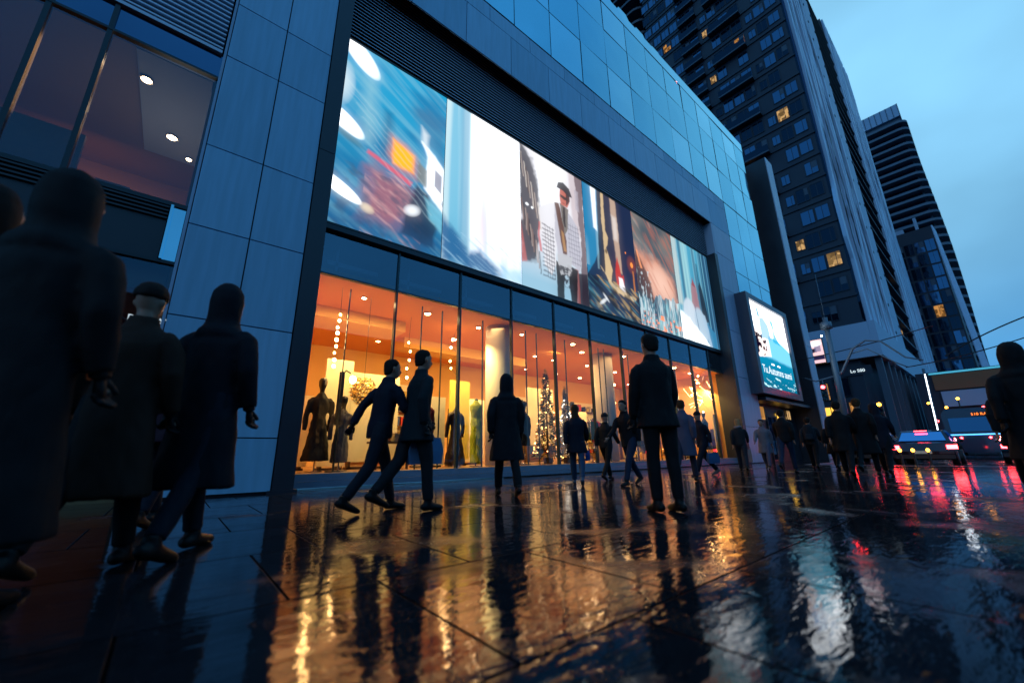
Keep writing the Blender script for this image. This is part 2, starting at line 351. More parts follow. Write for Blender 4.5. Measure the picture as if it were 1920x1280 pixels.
def backpack(T, J, k, label, rgb, tall=.46):
    dz = J['dz']; o = thing('backpack', label, 'backpack', (0, 0, 0)); o.location = T.location; o.rotation_euler = T.rotation_euler; o.scale = T.scale
    b = MB(1); z0 = 1.0+dz-.02
    b.rings([(-.215, 0, z0+q*tall, .07*w, .15*w2) for q, w, w2 in ((0, .7, .8), (.08, 1.1, 1), (.4, 1.15, 1.02), (.75, 1., .95), (.93, .8, .8), (1, .4, .5))], 20)
    mobj('pack_body', remesh(b, .015, 3, .006, 9), fabric(rgb), o)
    b = MB(1); b.rings([(-.29, 0, z0+q, .025, w) for q, w in ((.04, .09), (.08, .11), (.18, .11), (.22, .08))], 16); mobj('pocket', remesh(b, .013, 3), fabric(tuple(c*1.6 for c in rgb)), o)
    for s in (1, -1):
        b = MB(1); b.tube([(-.16, s*.08, z0+tall*.9), (-.05, s*.10, 1.49+dz), (.09, s*.11, 1.42+dz), (.135, s*.12, 1.25+dz), (.06, s*.19, 1.1+dz), (-.13, s*.14, 1.06+dz)], .016, 8, flat=.6); b.build('strap', fabric(rgb), o, True, local=True)
    return o
def handbag(T, J, side, label, rgb, w=.34, h=.3, d=.1, drop=.16, cat='bag', name='shopping_bag'):
    W_ = J['arm'+side][2]+J['arm'+side][3]*.09
    o = thing(name, label, cat, (0, 0, 0)); o.location = T.location; o.rotation_euler = T.rotation_euler; o.scale = T.scale
    zt = W_.z-drop
    b = MB(1)
    for q0, q1, e0, e1 in ((0, .5, 1, 1.1), (.5, 1, 1.1, .9)):
        a = [(W_.x+sx*w/2*e, W_.y+sy*d/2*e, zt-h+h*q) for q, e in ((q0, e0), (q1, e1)) for sx, sy in ((-1, -1), (1, -1), (1, 1), (-1, 1))]
        b.add(a, [(0, 1, 5, 4), (1, 2, 6, 5), (2, 3, 7, 6), (3, 0, 4, 7)] + ([(3, 2, 1, 0)] if q0 == 0 else []))
    b.build('bag_body', fabric(rgb, .5), o, local=True)
    for sy in (-1, 1):
        b = MB(1); b.tube([(W_.x-w*.25, W_.y+sy*d*.4, zt-.01), (W_.x-w*.12, W_.y+sy*d*.1, zt+drop*.8), (W_.x, W_.y, zt+drop), (W_.x+w*.12, W_.y+sy*d*.1, zt+drop*.8), (W_.x+w*.25, W_.y+sy*d*.4, zt-.01)], .007, 6)
        b.build('bag_handle', fabric(tuple(c*.6 for c in rgb), .5), o, local=True)
    return o

BK = (.010, .011, .014); NV = (.010, .015, .032); CH = (.02, .022, .028)
# near the camera, left
PP = {}
def pp(key, *a, **k): PP[key] = person(*a, **k)
pp('A', 'tall person in a long black hooded coat, largest and nearest of the left walkers', -.60, 2.75, 58, 1.86, 'pockets', BK, .3, BK, hood=True, gloves=True, flare=1.8)
pp('D', 'person in a brown black overcoat at the far left edge of the picture', -.95, 3.1, 50, 1.84, 'pockets', (.02, .012, .01), .3, BK, hood=True, gloves=True, flare=1.8)
pp('C', 'person in a rust brown wool coat walking before the lower lit office window', -.30, 3.7, 62, 1.68, 'pockets', (.05, .022, .014), .4, BK, hat=(.02, .01, .008), gloves=True, flare=1.6, gait=-1)
pp('B', 'person in navy long hooded coat walking beside the blue cladding wall', .16, 3.85, 48, 1.82, 'pockets', (.006, .008, .016), .4, (.012, .016, .03), hood=True, gloves=True, flare=1.5)
pp('E', 'person in a plum jacket half hidden behind the walker in navy', -.05, 5.7, 60, 1.68, 'pockets', (.045, .014, .03), .78, NV, hair='brown', hairlen=.2)
# shop front crowd
pp('b1', 'striding person in black jacket leaning forward with a pale blue bag', 2.0, 5.05, 0, 1.72, 'walk', NV, .82, (.016, .022, .035), hair='black', gloves=True, amp=.7, arms=dict(lean=8, arm=(-44, 24), elbow=(20, 35), hip=(20, -15)))
pp('b2', 'person in dark teal coat walking just right of the person with the pale blue bag', 2.36, 4.75, 4, 1.80, 'walk', (.012, .024, .032), .72, CH, hair='black', gloves=True, gait=-1, amp=.7)
pp('W', 'woman in a black knee length puffer coat with hood up, before the round column', 4.28, 5.32, 62, 1.78, 'pockets', (.011, .012, .018), .5, BK, hair='black', hood=True, gloves=True, flare=1.7, arms=dict(abd=(11, 9)))
pp('w2', 'slim person in dark blue coat and jeans by the silver Christmas tree window', 6.75, 6.0, 40, 1.56, 'walk', NV, .72, (.02, .05, .10), hair='brown', hairlen=.18, shoes=(.05, .09, .14))
pp('w3', 'child sized person in dark jacket beside the pale column between shop panes', 8.4, 6.5, 10, 1.5, 'walk', BK, .85, BK, hair='black', hat=(.02, .022, .03))
pp('w4', 'person bending forward in black jacket and blue jeans just left of the big dark figure', 7.45, 5.15, 178, 1.6, 'walk', (.012, .013, .018), .8, (.018, .035, .08), hair='black', arms=dict(lean=10))
pp('man', 'tall broad man in black suit coat with his back turned, largest figure at centre', 4.42, 2.62, 64, 1.86, 'stand', (.008, .009, .012), .78, BK, hair='black', flare=.9, gloves=True)
pp('m8', 'person in a violet grey coat right behind the tall man in black', 9.1, 4.8, 12, 1.66, 'walk', (.06, .065, .11), .55, (.05, .05, .085), hair='brown', gait=-1)
pp('w5', 'person with dark cap and navy jacket striding past the yellow lit window end', 11.6, 5.6, 150, 1.62, 'walk', NV, .8, NV, hair='black', hat=BK, shoes=(.1, .1, .11))
pp('w6', 'blonde woman in black jacket and scarf walking in front of the narrow pier', 14.4, 5.7, 20, 1.55, 'walk', (.02, .024, .032), .88, (.02, .03, .05), hair='blond', hairlen=.16, scarf=(.16, .16, .18), far=True)
pp('m6', 'person in pale grey coat blurred in the crowd below the large advertising screen', 16.6, 5.75, 190, 1.62, 'walk', (.12, .12, .15), .6, (.07, .08, .13), hair='black', far=True)
pp('m7', 'person in black jacket and blue jeans walking below the right end of the advertising screen', 14.2, 4.35, 5, 1.68, 'walk', BK, .85, (.02, .04, .09), hair='black', far=True, gait=-1)
pp('w7', 'person wearing a big round backpack walking away beside the second pier', 17.3, 4.5, 8, 1.64, 'walk', (.02, .028, .038), .85, BK, hair='black', far=True)
pp('f1', 'first of the dark walkers right of the backpack wearer, in a knee length coat', 18.0, 4.05, 0, 1.6, 'walk', BK, .55, BK, hair='black', far=True)
pp('f2', 'walker in a short grey parka between the backpack wearer and the dark trio', 19.2, 3.95, 184, 1.64, 'walk', CH, .8, BK, hat=CH, far=True)
pp('f3', 'walker in navy hooded coat just left of the dark trio near the street', 17.0, 3.6, 0, 1.72, 'walk', NV, .6, BK, hood=True, far=True)
pp('f4', 'left person of the dark trio walking abreast toward the street', 13.2, 2.75, 5, 1.74, 'walk', BK, .6, BK, hair='black', far=True)
pp('f5', 'middle person of the dark trio, wearing a wide black coat', 13.6, 2.4, 2, 1.76, 'walk', (.009, .009, .011), .5, BK, hair='brown', far=True, gait=-1, flare=1.6)
pp('f6', 'right person of the dark trio, shoulder against the red car lights', 14.4, 2.2, 0, 1.7, 'walk', NV, .65, BK, hood=True, far=True)
pp('r1', 'person in black hooded coat near the right picture edge, walking to the cars', 8.1, -.22, 5, 1.80, 'walk', BK, .5, BK, hood=True, gloves=True, flare=1.7)
pp('r2', 'person in navy coat cut by the right picture edge', 7.0, -.62, 0, 1.78, 'walk', (.009, .012, .022), .5, BK, hair='black', gait=-1)
pp('r3', 'short person in dark parka left of the hooded one at the right edge', 9.8, -.1, 0, 1.62, 'walk', BK, .7, BK, hat=BK, far=True)
backpack(*PP['w7'], 'big rounded dark blue backpack on the walker near the second pier', (.012, .022, .035), .52)
backpack(*PP['w4'], 'black backpack on the bending person in blue jeans', (.012, .013, .018))
handbag(PP['b1'][0], PP['b1'][1], 'R', 'pale blue carrier bag swung by the striding person', (.10, .2, .36), .4, .3)
handbag(PP['w5'][0], PP['w5'][1], 'L', 'blue tote bag held by the person with the dark cap', (.03, .09, .2), .3, .28)
handbag(PP['w6'][0], PP['w6'][1], 'R', 'grey paper bag beside the blonde woman', (.22, .2, .2), .34, .42)
handbag(PP['w2'][0], PP['w2'][1], 'R', 'bright blue small bag of the slim person in jeans', (.02, .1, .4), .26, .22)
if 0: handbag(PP['man'][0], PP['man'][1], 'L', 'black briefcase hanging from the tall man\'s left hand', (.01, .01, .012), .4, .28, .09, .05, 'briefcase', 'briefcase')

# ------------------------------------------------------------------ ground
def wet_mat(name, base, slab=None, rlo=.01, rhi=.07, wave=1., dry_amt=.26):
    m, t, o = nt(name); N = t.nodes; L = t.links
    p = N.new('ShaderNodeBsdfPrincipled'); tc = N.new('ShaderNodeTexCoord'); V = tc.outputs['Object']
    L.new(p.outputs[0], o.inputs[0])
    def noise_(scale, detail=4, vec=V, dist=0.):
        n = N.new('ShaderNodeTexNoise'); n.inputs['Scale'].default_value = scale; n.inputs['Detail'].default_value = detail; n.inputs['Distortion'].default_value = dist
        L.new(vec, n.inputs['Vector']); return n.outputs[0]
    def math_(op, a, b=None, clamp=False):
        n = N.new('ShaderNodeMath'); n.operation = op; n.use_clamp = clamp
        for i, v in enumerate((a, b)):
            if v is None: continue
            if isinstance(v, (int, float)): n.inputs[i].default_value = v
            else: L.new(v, n.inputs[i])
        return n.outputs[0]
    def mr(v, a, b, c, d):
        n = N.new('ShaderNodeMapRange'); n.inputs[1].default_value = a; n.inputs[2].default_value = b; n.inputs[3].default_value = c; n.inputs[4].default_value = d
        n.interpolation_type = 'SMOOTHSTEP'; L.new(v, n.inputs[0]); return n.outputs[0]
    big = noise_(.55, 3); puddle = mr(big, .42, .6, 0, 1)
    fine = noise_(160, 2); mid = noise_(14, 5)
    mx = N.new('ShaderNodeMix'); mx.data_type = 'RGBA'; mx.inputs[6].default_value = (*[c*.45 for c in base], 1); mx.inputs[7].default_value = (*[c*1.5 for c in base], 1)
    L.new(mid, mx.inputs[0]); colr = mx.outputs[2]
    rough = mr(mid, .3, .7, rlo, rhi)
    rough = math_('MULTIPLY', rough, mr(big, .4, .62, .35, 1.15))
    # ripples on the water film
    mp = N.new('ShaderNodeMapping'); mp.inputs['Scale'].default_value = (1., 1., 1.); L.new(V, mp.inputs[0])
    mp.inputs['Rotation'].default_value = (0, 0, R_(-40)); mp.inputs['Scale'].default_value = (.55, 1.5, 1)
    rip = noise_(9.5, 3, mp.outputs[0], .7); rip2 = noise_(34, 2, mp.outputs[0], .4)
    h = math_('ADD', math_('MULTIPLY', rip, .0030*wave), math_('MULTIPLY', rip2, .00045*wave))
    grain = math_('MULTIPLY', fine, .00007)
    h = math_('ADD', h, math_('MULTIPLY', grain, mr(big, .4, .62, .25, 1)))
    if slab:
        bk = N.new('ShaderNodeTexBrick'); bk.offset = .42; bk.inputs['Scale'].default_value = 1.; bk.inputs['Mortar Size'].default_value = .008; bk.inputs['Mortar Smooth'].default_value = .35
        bk.inputs['Brick Width'].default_value = slab[0]; bk.inputs['Row Height'].default_value = slab[1]
        bk.inputs['Color1'].default_value = (.3, .3, .3, 1); bk.inputs['Color2'].default_value = (1, 1, 1, 1)
        mp2 = N.new('ShaderNodeMapping'); mp2.inputs['Location'].default_value = slab[2]; L.new(V, mp2.inputs[0]); L.new(mp2.outputs[0], bk.inputs['Vector'])
        m2 = N.new('ShaderNodeMix'); m2.data_type = 'RGBA'; L.new(bk.outputs['Fac'], m2.inputs[0]); L.new(colr, m2.inputs[6]); m2.inputs[7].default_value = (.002, .002, .003, 1)
        m3 = N.new('ShaderNodeMix'); m3.data_type = 'RGBA'; m3.blend_type = 'MULTIPLY'; m3.inputs[0].default_value = .5; L.new(m2.outputs[2], m3.inputs[6]); L.new(bk.outputs['Color'], m3.inputs[7])
        colr = m3.outputs[2]
        h = math_('SUBTRACT', h, math_('MULTIPLY', bk.outputs['Fac'], .006))
        rough = math_('ADD', rough, math_('MULTIPLY', bk.outputs['Fac'], .3))
        sp = N.new('ShaderNodeSeparateColor'); L.new(bk.outputs['Color'], sp.inputs[0]); rough = math_('MULTIPLY', rough, mr(sp.outputs[0], 0, 1, 1.35, .7))
    v1 = N.new('ShaderNodeTexVoronoi'); v1.inputs['Scale'].default_value = 85; L.new(V, v1.inputs['Vector'])
    drops = math_('MULTIPLY', mr(v1.outputs['Distance'], 0, .26, 1, 0), mr(noise_(2.3, 3), .48, .6, 0, 1)); h = math_('ADD', h, math_('MULTIPLY', drops, .0009))
    dry = mr(noise_(1.1, 6, V, .6), .52, .66, 0, 1); rough = math_('ADD', rough, math_('MULTIPLY', dry, dry_amt))
    L.new(colr, p.inputs['Base Color']); L.new(rough, p.inputs['Roughness'])
    b = N.new('ShaderNodeBump'); b.inputs['Strength'].default_value = .8; b.inputs['Distance'].default_value = 1.
    L.new(h, b.inputs['Height']); L.new(b.outputs[0], p.inputs['Normal'])
    L.new(math_('MULTIPLY', mr(noise_(1.7, 5, V, .8), .36, .6, .10, .48), math_('SUBTRACT', 1., bk.outputs['Fac']) if slab else 1.), p.inputs['Specular IOR Level']); p.inputs['IOR'].default_value = 1.5
    return m
wet = wet_mat('wet_paving', (.014, .015, .019), (.92, 1.06, (.04, .02, 0)))
road = wet_mat('wet_asphalt', (.012, .012, .014), None, .08, .25, 1.2)
g = MB(1); g.box(-900, 900, -900, 900, -1.0, -.13); g.build('road', road, kind='structure')
g = MB(); g.box(-40, 22.5, -40, 9.6, -.5, 0); g.build('pavement', wet, kind='structure')
g = MB(); g.box(22.5, 37.5, 6.3, 9.6, -.5, 0); g.build('pavement', wet, kind='structure')
g = MB(); g.box(22.5, 22.75, -40, 6.3, -.4, .004); g.box(22.75, 37.5, 6.1, 6.3, -.4, .004); g.build('kerb', M['sill'], kind='structure')
g = MB(); g.box(56, 150, 6.2, 40, -.5, 0); g.build('pavement', wet, kind='structure')
rm = pmat('road_paint', (.5, .5, .5), .4, nscale=8, namt=.3)
g = MB()
for i in range(9): g.box(24.2, 26.6, -3.4+i*1.05, -2.9+i*1.05, -.134, -.128)
g.build('road_marking', rm, kind='structure')

# ------------------------------------------------------------------ retail building
def cladmat(name, c, r):
    """coated metal sheet with faint vertical rain streaks, dust and uneven gloss"""
    m = pmat(name, c, r, nscale=.5, namt=.10, bump=.05, bscale=1.2); t = m.node_tree; N = t.nodes; L = t.links; p = [n for n in N if n.type == 'BSDF_PRINCIPLED'][0]
    tc = N.new('ShaderNodeTexCoord'); mp = N.new('ShaderNodeMapping'); mp.inputs['Scale'].default_value = (5, 5, .35); L.new(tc.outputs['Object'], mp.inputs[0]); n = N.new('ShaderNodeTexNoise'); n.inputs['Scale'].default_value = 2.2; n.inputs['Detail'].default_value = 7; L.new(mp.outputs[0], n.inputs[0])
    mr = N.new('ShaderNodeMapRange'); mr.inputs[1].default_value = .35; mr.inputs[2].default_value = .7; mr.inputs[3].default_value = .9; mr.inputs[4].default_value = 1.04; L.new(n.outputs[0], mr.inputs[0])
    src = p.inputs['Base Color'].links[0].from_socket; vm = N.new('ShaderNodeVectorMath'); vm.operation = 'SCALE'; L.new(src, vm.inputs[0]); L.new(mr.outputs[0], vm.inputs['Scale']); L.new(vm.outputs[0], p.inputs['Base Color']); return m
PANEL3 = [cladmat('cladding_a', (.24, .46, .64), .36), cladmat('cladding_b', (.22, .43, .60), .42), cladmat('cladding_c', (.26, .48, .66), .33)]
PIER3 = [cladmat('pier_a', (.35, .44, .57), .38), cladmat('pier_b', (.32, .41, .54), .42), cladmat('pier_c', (.37, .45, .58), .36)]
FY = 8.9; GY = 9.5; SX0, SX1 = 1.95, 23.1
RB = thing('retail_building', 'large blue clad shop building with recessed lit storefront, louvre band and teal glass upper floors', 'building', (12, 12, 0))
PR = random.Random(4)
def panels(mb, x0, x1, z0, z1, xs, zs, y, t=.05, gap=.012):
    X = [x0]+[x for x in xs if x0 < x < x1]+[x1]; Z = [z0]+[z for z in zs if z0 < z < z1]+[z1]
    for i in range(len(X)-1):
        for j in range(len(Z)-1):
            mb.m(PR.randrange(3)); q = len(mb.v); mb.box(X[i]+gap, X[i+1]-gap, y, y+t, Z[j]+gap, Z[j+1]-gap); a, c = PR.uniform(-.004, .004), PR.uniform(-.004, .004)
            for k_, sg in ((0, a), (1, -a), (4, c), (5, -c)): v = mb.v[q+k_]; mb.v[q+k_] = (v[0], v[1]+sg, v[2])
    mb.m(0)
ZS = [.99, 3.08, 4.87, 6.64, 8.91, 10.4, 12.4, 14.4, 16.4, 18.4, 20.4, 22.4]
b = MB(); panels(b, -.42, 1.56, .03, 25, [.56], ZS, FY); b.build('cladding', PANEL3, RB)
b = MB(); b.box(-.4, 1.54, FY+.052, 10.2, 0, 25); b.build('backing_wall', M['joint'], RB)
b = MB(); b.box(1.57, 1.93, FY-.03, GY+.4, .0, 7.6); b.box(1.57, 1.93, FY-.03, GY+.4, 7.615, 14.1); b.box(1.5, 2.0, FY-.05, FY+.3, 0, .05); b.build('jamb', M['dark'], RB)
b = MB(); panels(b, 1.56, 25.95, 14.14, 16.0, [1.56+1.99*i for i in range(1, 13)], [], FY); panels(b, 1.56, 25.95, 16.0, 16.72, [2.56+1.99*i for i in range(0, 13)], [], FY)
b.build('header_cladding', PANEL3, RB)
b = MB(); panels(b, 23.5, 25.95, .03, 14.14, [], [1.9, 4.6, 7.3, 9.9, 12.2], FY); b.build('pier_cladding', PIER3, RB)
b = MB(); b.box(23.45, 25.93, FY+.055, GY+.5, 0, 16.7); b.box(1.6, 25.93, FY+.055, GY+.5, 15.2, 16.7); b.build('backing_wall', M['joint'], RB)
# soffit of the header, sloping back to the louvre
b = MB(); b.add([(1.95, FY, 14.13), (23.5, FY, 14.13), (23.5, GY, 15.1), (1.95, GY, 15.1), (1.95, FY+.06, 14.2), (23.5, FY+.06, 14.2), (23.5, GY, 15.3), (1.95, GY, 15.3)], [(0, 1, 2, 3), (4, 7, 6, 5), (0, 4, 5, 1)]); b.build('soffit', M['dark'], RB)
b = MB(); b.box(23.12, 23.49, FY-.02, GY+.4, .0, 12.0); b.build('jamb', M['dark'], RB)
b = MB(); b.box(23.3, 23.495, FY, GY+.3, 12.03, 14.12); b.build('reveal', M['panel2'], RB)
b = MB()
n = 24
for i in range(n):
    z = 12.02+i*(3.0/n); b.add([(SX0, GY-.16, z), (SX1+.2, GY-.16, z), (SX1+.2, GY-.02, z+.045), (SX0, GY-.02, z+.045), (SX0, GY-.16, z+.026), (SX1+.2, GY-.16, z+.026), (SX1+.2, GY-.02, z+.072), (SX0, GY-.02, z+.072)], [(0, 3, 2, 1), (4, 5, 6, 7), (0, 1, 5, 4)])
b.mi = [1 if i % 3 == 2 else 0 for i in range(len(b.f))]; b.build('louvre', [M['dark'], M['louvre']], RB)  # pale front edges, dark undersides: light and shade put into the slat colours
b = MB(); b.box(SX0, SX1+.3, GY+.0, GY+.05, 11.95, 15.1); b.build('louvre_backing', M['louvreback'], RB)
# band under the screen
b = MB(); b.box(SX0, SX1, 9.36, 9.66, 5.93, 6.05); b.box(SX0, SX1, 9.44, 9.6, 6.05, 12.0); b.build('screen_support', M['dark'], RB)
# storefront glazing
MX = [2.0+1.955*i for i in range(12)]
for i in range(11):
    x0, x1 = MX[i]+.02, MX[i+1]-.02
    if i == 10: x1 = 23.1
    def pane(z0, z1, mt, nm):
        ty, tz = random.uniform(-.006, .006), random.uniform(-.005, .005)
        q = MB(); q.add([(x0, GY-ty, z0), (x1, GY+ty, z0), (x1, GY+ty+tz, z1), (x0, GY-ty+tz, z1)], [(0, 1, 2, 3)]); q.build(nm, mt, RB)
    pane(.34, 4.78, M['glass'], 'shop_window'); pane(4.84, 5.92, M['spand'], 'transom_window')
for i, x in enumerate(MX):
    b = MB(); w = .022 if i % 2 else .03; b.box(x-w, x+w, GY-.05, GY+.07, .3, 5.93); b.build('mullion', M['tealframe'], RB)
b = MB(); b.box(SX0, SX1, GY-.04, GY+.06, 4.79, 4.83); b.build('transom', M['tealframe'], RB)
for x in (2.9, 4.9, 5.55, 7.0, 8.8, 9.3, 10.75, 12.7, 13.05, 14.7, 16.6, 18.6, 20.5, 22.4): 
    b = MB(); b.box(x-.012, x+.012, GY+.35, GY+.39, .3, 4.72); b.build('inner_glass_edge', M['tealframe'], RB)
b = MB(); b.box(SX0, SX1, 9.3, 9.62, .03, .15); b.box(SX0, SX1, 9.38, 9.62, .155, .30); b.build('sill', M['sill'], RB)
b = MB(); b.box(SX0, SX1, GY+.8, GY+.84, 4.99, 5.92); b.build('shadow_box', M['shadowbox'], RB)
for i in range(11): b = MB(); x = 2.3+i*1.955; b.box(x, x+1.3, GY+.5, GY+.6, 5.3, 5.42); b.box(x+.2, x+.26, GY+.5, GY+.8, 5.0, 5.9); b.build('duct', M['panel'], RB)
# shop interior shell
IY = 16.5
b = MB(); b.box(1.6, 23.6, GY+.07, IY, .2, .3); b.build('interior_floor', M['floor'], RB)
b = MB(); b.box(1.6, 23.6, GY+.07, IY, 4.84, 4.98); b.build('interior_ceiling', M['ceil'], RB)
b = MB(); b.box(1.6, 23.6, IY, IY+.1, .3, 4.84); b.box(1.85, 1.93, GY+.07, IY, .3, 4.84); b.box(23.3, 23.4, GY+.07, IY, .3, 4.84); b.build('interior_wall', M['wall'], RB)
for x0, x1, y0, y1, z0 in ((2.1, 5.3, 11.8, 13.0, 4.5), (6.0, 12.0, 13.4, 14.2, 4.45)):
    b = MB(); b.box(x0, x1, y0, y1, z0, 4.838); b.build('ceiling_bulkhead', M['wall'], RB)
b = MB(); b.box(.0, 31.7, 9.8, 30, 5.95, 24.2); b.box(23.7, 31.7, 9.9, 30, 0, 5.95); b.build('core', M['joint'], RB)
# upper curtain wall
CX = [-.4+2.03*i for i in range(17)]; CX = [x for x in CX if x < 31.6]+[31.75]
rows = [16.76, 19.3, 21.75, 23.75]
k = 0
for i in range(len(CX)-1):
    for j in range(3):
        x0, x1, z0, z1 = CX[i]+.025, CX[i+1]-.025, rows[j]+.025, rows[j+1]-.025
        if x1 < 5.0: continue
        a, c = random.uniform(-.012, .012), random.uniform(-.012, .012)
        q = MB(); q.add([(x0, FY+a, z0), (x1, FY-a, z0), (x1, FY-a+c, z1), (x0, FY+a+c, z1)], [(0, 1, 2, 3)]); q.build('curtain_glass', M['curtain' if random.random() < .6 else 'curtain2'], RB)
lows = [1.5, 4.1, 6.55, 9.1, 11.65, 14.2, 16.72]
for i in range(3):
    for j in range(len(lows)-1):
        x0, x1 = 26.0+i*1.92+.025, 26.0+(i+1)*1.92-.025; a = random.uniform(-.01, .01)
        if lows[j] < 3: continue
        q = MB(); q.add([(x0, FY+a, lows[j]+.025), (x1, FY-a, lows[j]+.025), (x1, FY-a, lows[j+1]-.025), (x0, FY+a, lows[j+1]-.025)], [(0, 1, 2, 3)]); q.build('curtain_glass', M['curtain'], RB)
b = MB(); b.box(1.6, 31.8, FY+.05, FY+.6, 16.72, 23.8); b.box(25.97, 31.8, FY+.05, FY+.6, 4.0, 16.72); b.build('curtain_frame', M['frame'], RB)
b = MB(); b.box(10.8, 31.8, FY-.02, FY+.7, 23.78, 24.55); b.box(4, 13.2, FY+.0, FY+.7, 24.57, 25.3)
for i in range(6): b.add([(12.0+i*1.7, FY+.1, 24.56), (13.5+i*1.7, FY+.1, 24.56), (13.5+i*1.7, FY+1.2, 24.56), (12.0+i*1.7, FY+1.2, 24.56), (12.3+i*1.7, FY+.1, 25.35-.1*i), (13.0+i*1.7, FY+.1, 25.35-.1*i), (13.0+i*1.7, FY+1.2, 25.35-.1*i), (12.3+i*1.7, FY+1.2, 25.35-.1*i)], [(0, 1, 5, 4), (1, 2, 6, 5), (2, 3, 7, 6), (3, 0, 4, 7), (4, 5, 6, 7)])
b.build('parapet', M['curtain2'], RB)
# recess and fin at the far end, entrance under the second screen
b = MB(); b.box(31.85, 34.4, FY+.8, FY+1.2, 0, 24.3); b.build('recess_wall', M['dark'], RB)
b = MB(); panels(b, 34.5, 35.95, .02, 24.3, [], [3.0, 8.0, 13.2, 18.5], 8.1, .06); b.build('fin_face', PIER3, RB)
b = MB(); b.box(34.48, 35.93, 8.17, 12, 0, 24.28); b.build('fin', M['dark'], RB)
b = MB(); b.box(26.0, 34.4, FY+.75, FY+.9, 0, 3.9); b.build('entrance_wall', M['dark'], RB)
b = MB(); b.box(25.98, 34.45, 8.5, 9.75, 3.45, 3.62); b.build('entrance_canopy', M['dark'], RB)
for x0, x1, z0, z1, m_ in ((27.0, 28.6, 2.5, 3.3, 'warmwin'), (30.6, 31.6, 1.8, 3.0, 'yellowwin'), (32.6, 33.4, 2.7, 3.3, 'warmwin2')):
    b = MB(); b.box(x0, x1, FY+.70, FY+.74, z0, z1); b.m(1).box(x0-.06, x1+.06, FY+.66, FY+.70, z1, z1+.07).box(x0-.06, x1+.06, FY+.66, FY+.70, z0-.07, z0).box(x0-.07, x0, FY+.66, FY+.70, z0, z1).box(x1, x1+.07, FY+.66, FY+.7, z0, z1).box((x0+x1)/2-.02, (x0+x1)/2+.02, FY+.68, FY+.698, z0, z1); b.build('lit_window', [M[m_], M['frame']], RB)
b = MB(); b.box(28.9, 30.3, FY+.71, FY+.74, .1, 2.7); b.m(1).box(28.8, 28.9, FY+.66, FY+.74, 0, 2.8).box(30.3, 30.4, FY+.66, FY+.74, 0, 2.8).box(28.9, 30.3, FY+.66, FY+.74, 2.7, 2.8).box(29.58, 29.62, FY+.68, FY+.71, .1, 2.7); b.build('door', [M['wglass'], M['frame']], RB)

OB = thing('facing_building', 'long dark building across the street, reflected in the shop glass', 'building', (0, -32, 0))  # out-of-view block added to darken the lower facade and ground
b = MB(); b.box(-70, 30, -50, -30, 0, 15); b.build('wall', M['dark'], OB)
for i in range(18):
    for j in range(2): b = MB(); x = -66+i*5.2; b.box(x, x+3.6, -29.96, -29.9, 2+j*6.5, 6.6+j*6.5); b.build('window', M['wglass'] if (i*3+j) % 5 else M['warmwin'], OB)

# ------------------------------------------------------------------ LED pictures
def hexc(r, g, b): return np.array([(c/255)**2.2 for c in (r, g, b)])
rng = np.random.RandomState(3)
def vnoise(x, z, sx, sz, seed, ang=0., oct=3):
    c, s = math.cos(ang), math.sin(ang); u, v = (x*c+z*s)/sx, (-x*s+z*c)/sz; out = np.zeros_like(x); amp = 1.; tot = 0
    for o in range(oct):
        r = np.random.RandomState(seed+o*17).rand(64, 64); ui, vi = np.floor(u).astype(int), np.floor(v).astype(int); fu, fv = u-ui, v-vi
        fu, fv = fu*fu*(3-2*fu), fv*fv*(3-2*fv); g_ = lambda a, b_: r[a % 64, b_ % 64]
        out += amp*((g_(ui, vi)*(1-fu)+g_(ui+1, vi)*fu)*(1-fv)+(g_(ui, vi+1)*(1-fu)+g_(ui+1, vi+1)*fu)*fv); tot += amp; amp *= .5; u, v = u*2.03, v*2.03
    return out/tot
class Pic:
    def __init__(s, X, Z): s.X, s.Z = X, Z; s.C = np.zeros(X.shape+(3,)); s.wob = (vnoise(X, Z, .35, .35, 5)-.5)
    def fill(s, a, c): a = np.clip(a, 0, 1)[..., None]; s.C = s.C*(1-a)+c*a; return s
    def grad(s, c0, c1, z0, z1): t = np.clip((s.Z-z0)/(z1-z0), 0, 1)[..., None]; s.C = c0*(1-t)+c1*t; return s
    def blob(s, cx, cz, rx, rz, c, a=1., ang=0., soft=1.):
        u, v = s.X-cx, s.Z-cz; ca, sa = math.cos(ang), math.sin(ang); d = ((u*ca+v*sa)/rx)**2+((-u*sa+v*ca)/rz)**2
        return s.fill(a*np.clip((1-d)/soft+.0, 0, 1)**.8, c)
    def poly(s, pts, c, a=1., wob=0., soft=.05):
        X, Z = s.X+s.wob*wob, s.Z+np.roll(s.wob, 7, 0)*wob; ins = np.zeros(X.shape, bool); dist = np.full(X.shape, 9.)
        n_ = len(pts)
        for i in range(n_):
            (x0, z0), (x1, z1) = pts[i], pts[(i+1) % n_]
            cond = ((z0 > Z) != (z1 > Z)); xi = (x1-x0)*(Z-z0)/(z1-z0+1e-9)+x0; ins ^= cond & (X < xi)
            L2 = (x1-x0)**2+(z1-z0)**2+1e-9; t = np.clip(((X-x0)*(x1-x0)+(Z-z0)*(z1-z0))/L2, 0, 1); dist = np.minimum(dist, np.hypot(X-x0-t*(x1-x0), Z-z0-t*(z1-z0)))
        return s.fill(a*np.clip(np.where(ins, .5+dist/soft, .5-dist/soft), 0, 1), c)
    def streak(s, c, a, sx, sz, seed, ang, lo=.55, hi=.8, mask=1.): return s.fill(a*mask*np.clip((vnoise(s.X, s.Z, sx, sz, seed, ang, 2)-lo)/(hi-lo), 0, 1), c)
def rect(x0, x1, z0, z1): return [(x0, z0), (x1, z0), (x1, z1), (x0, z1)]
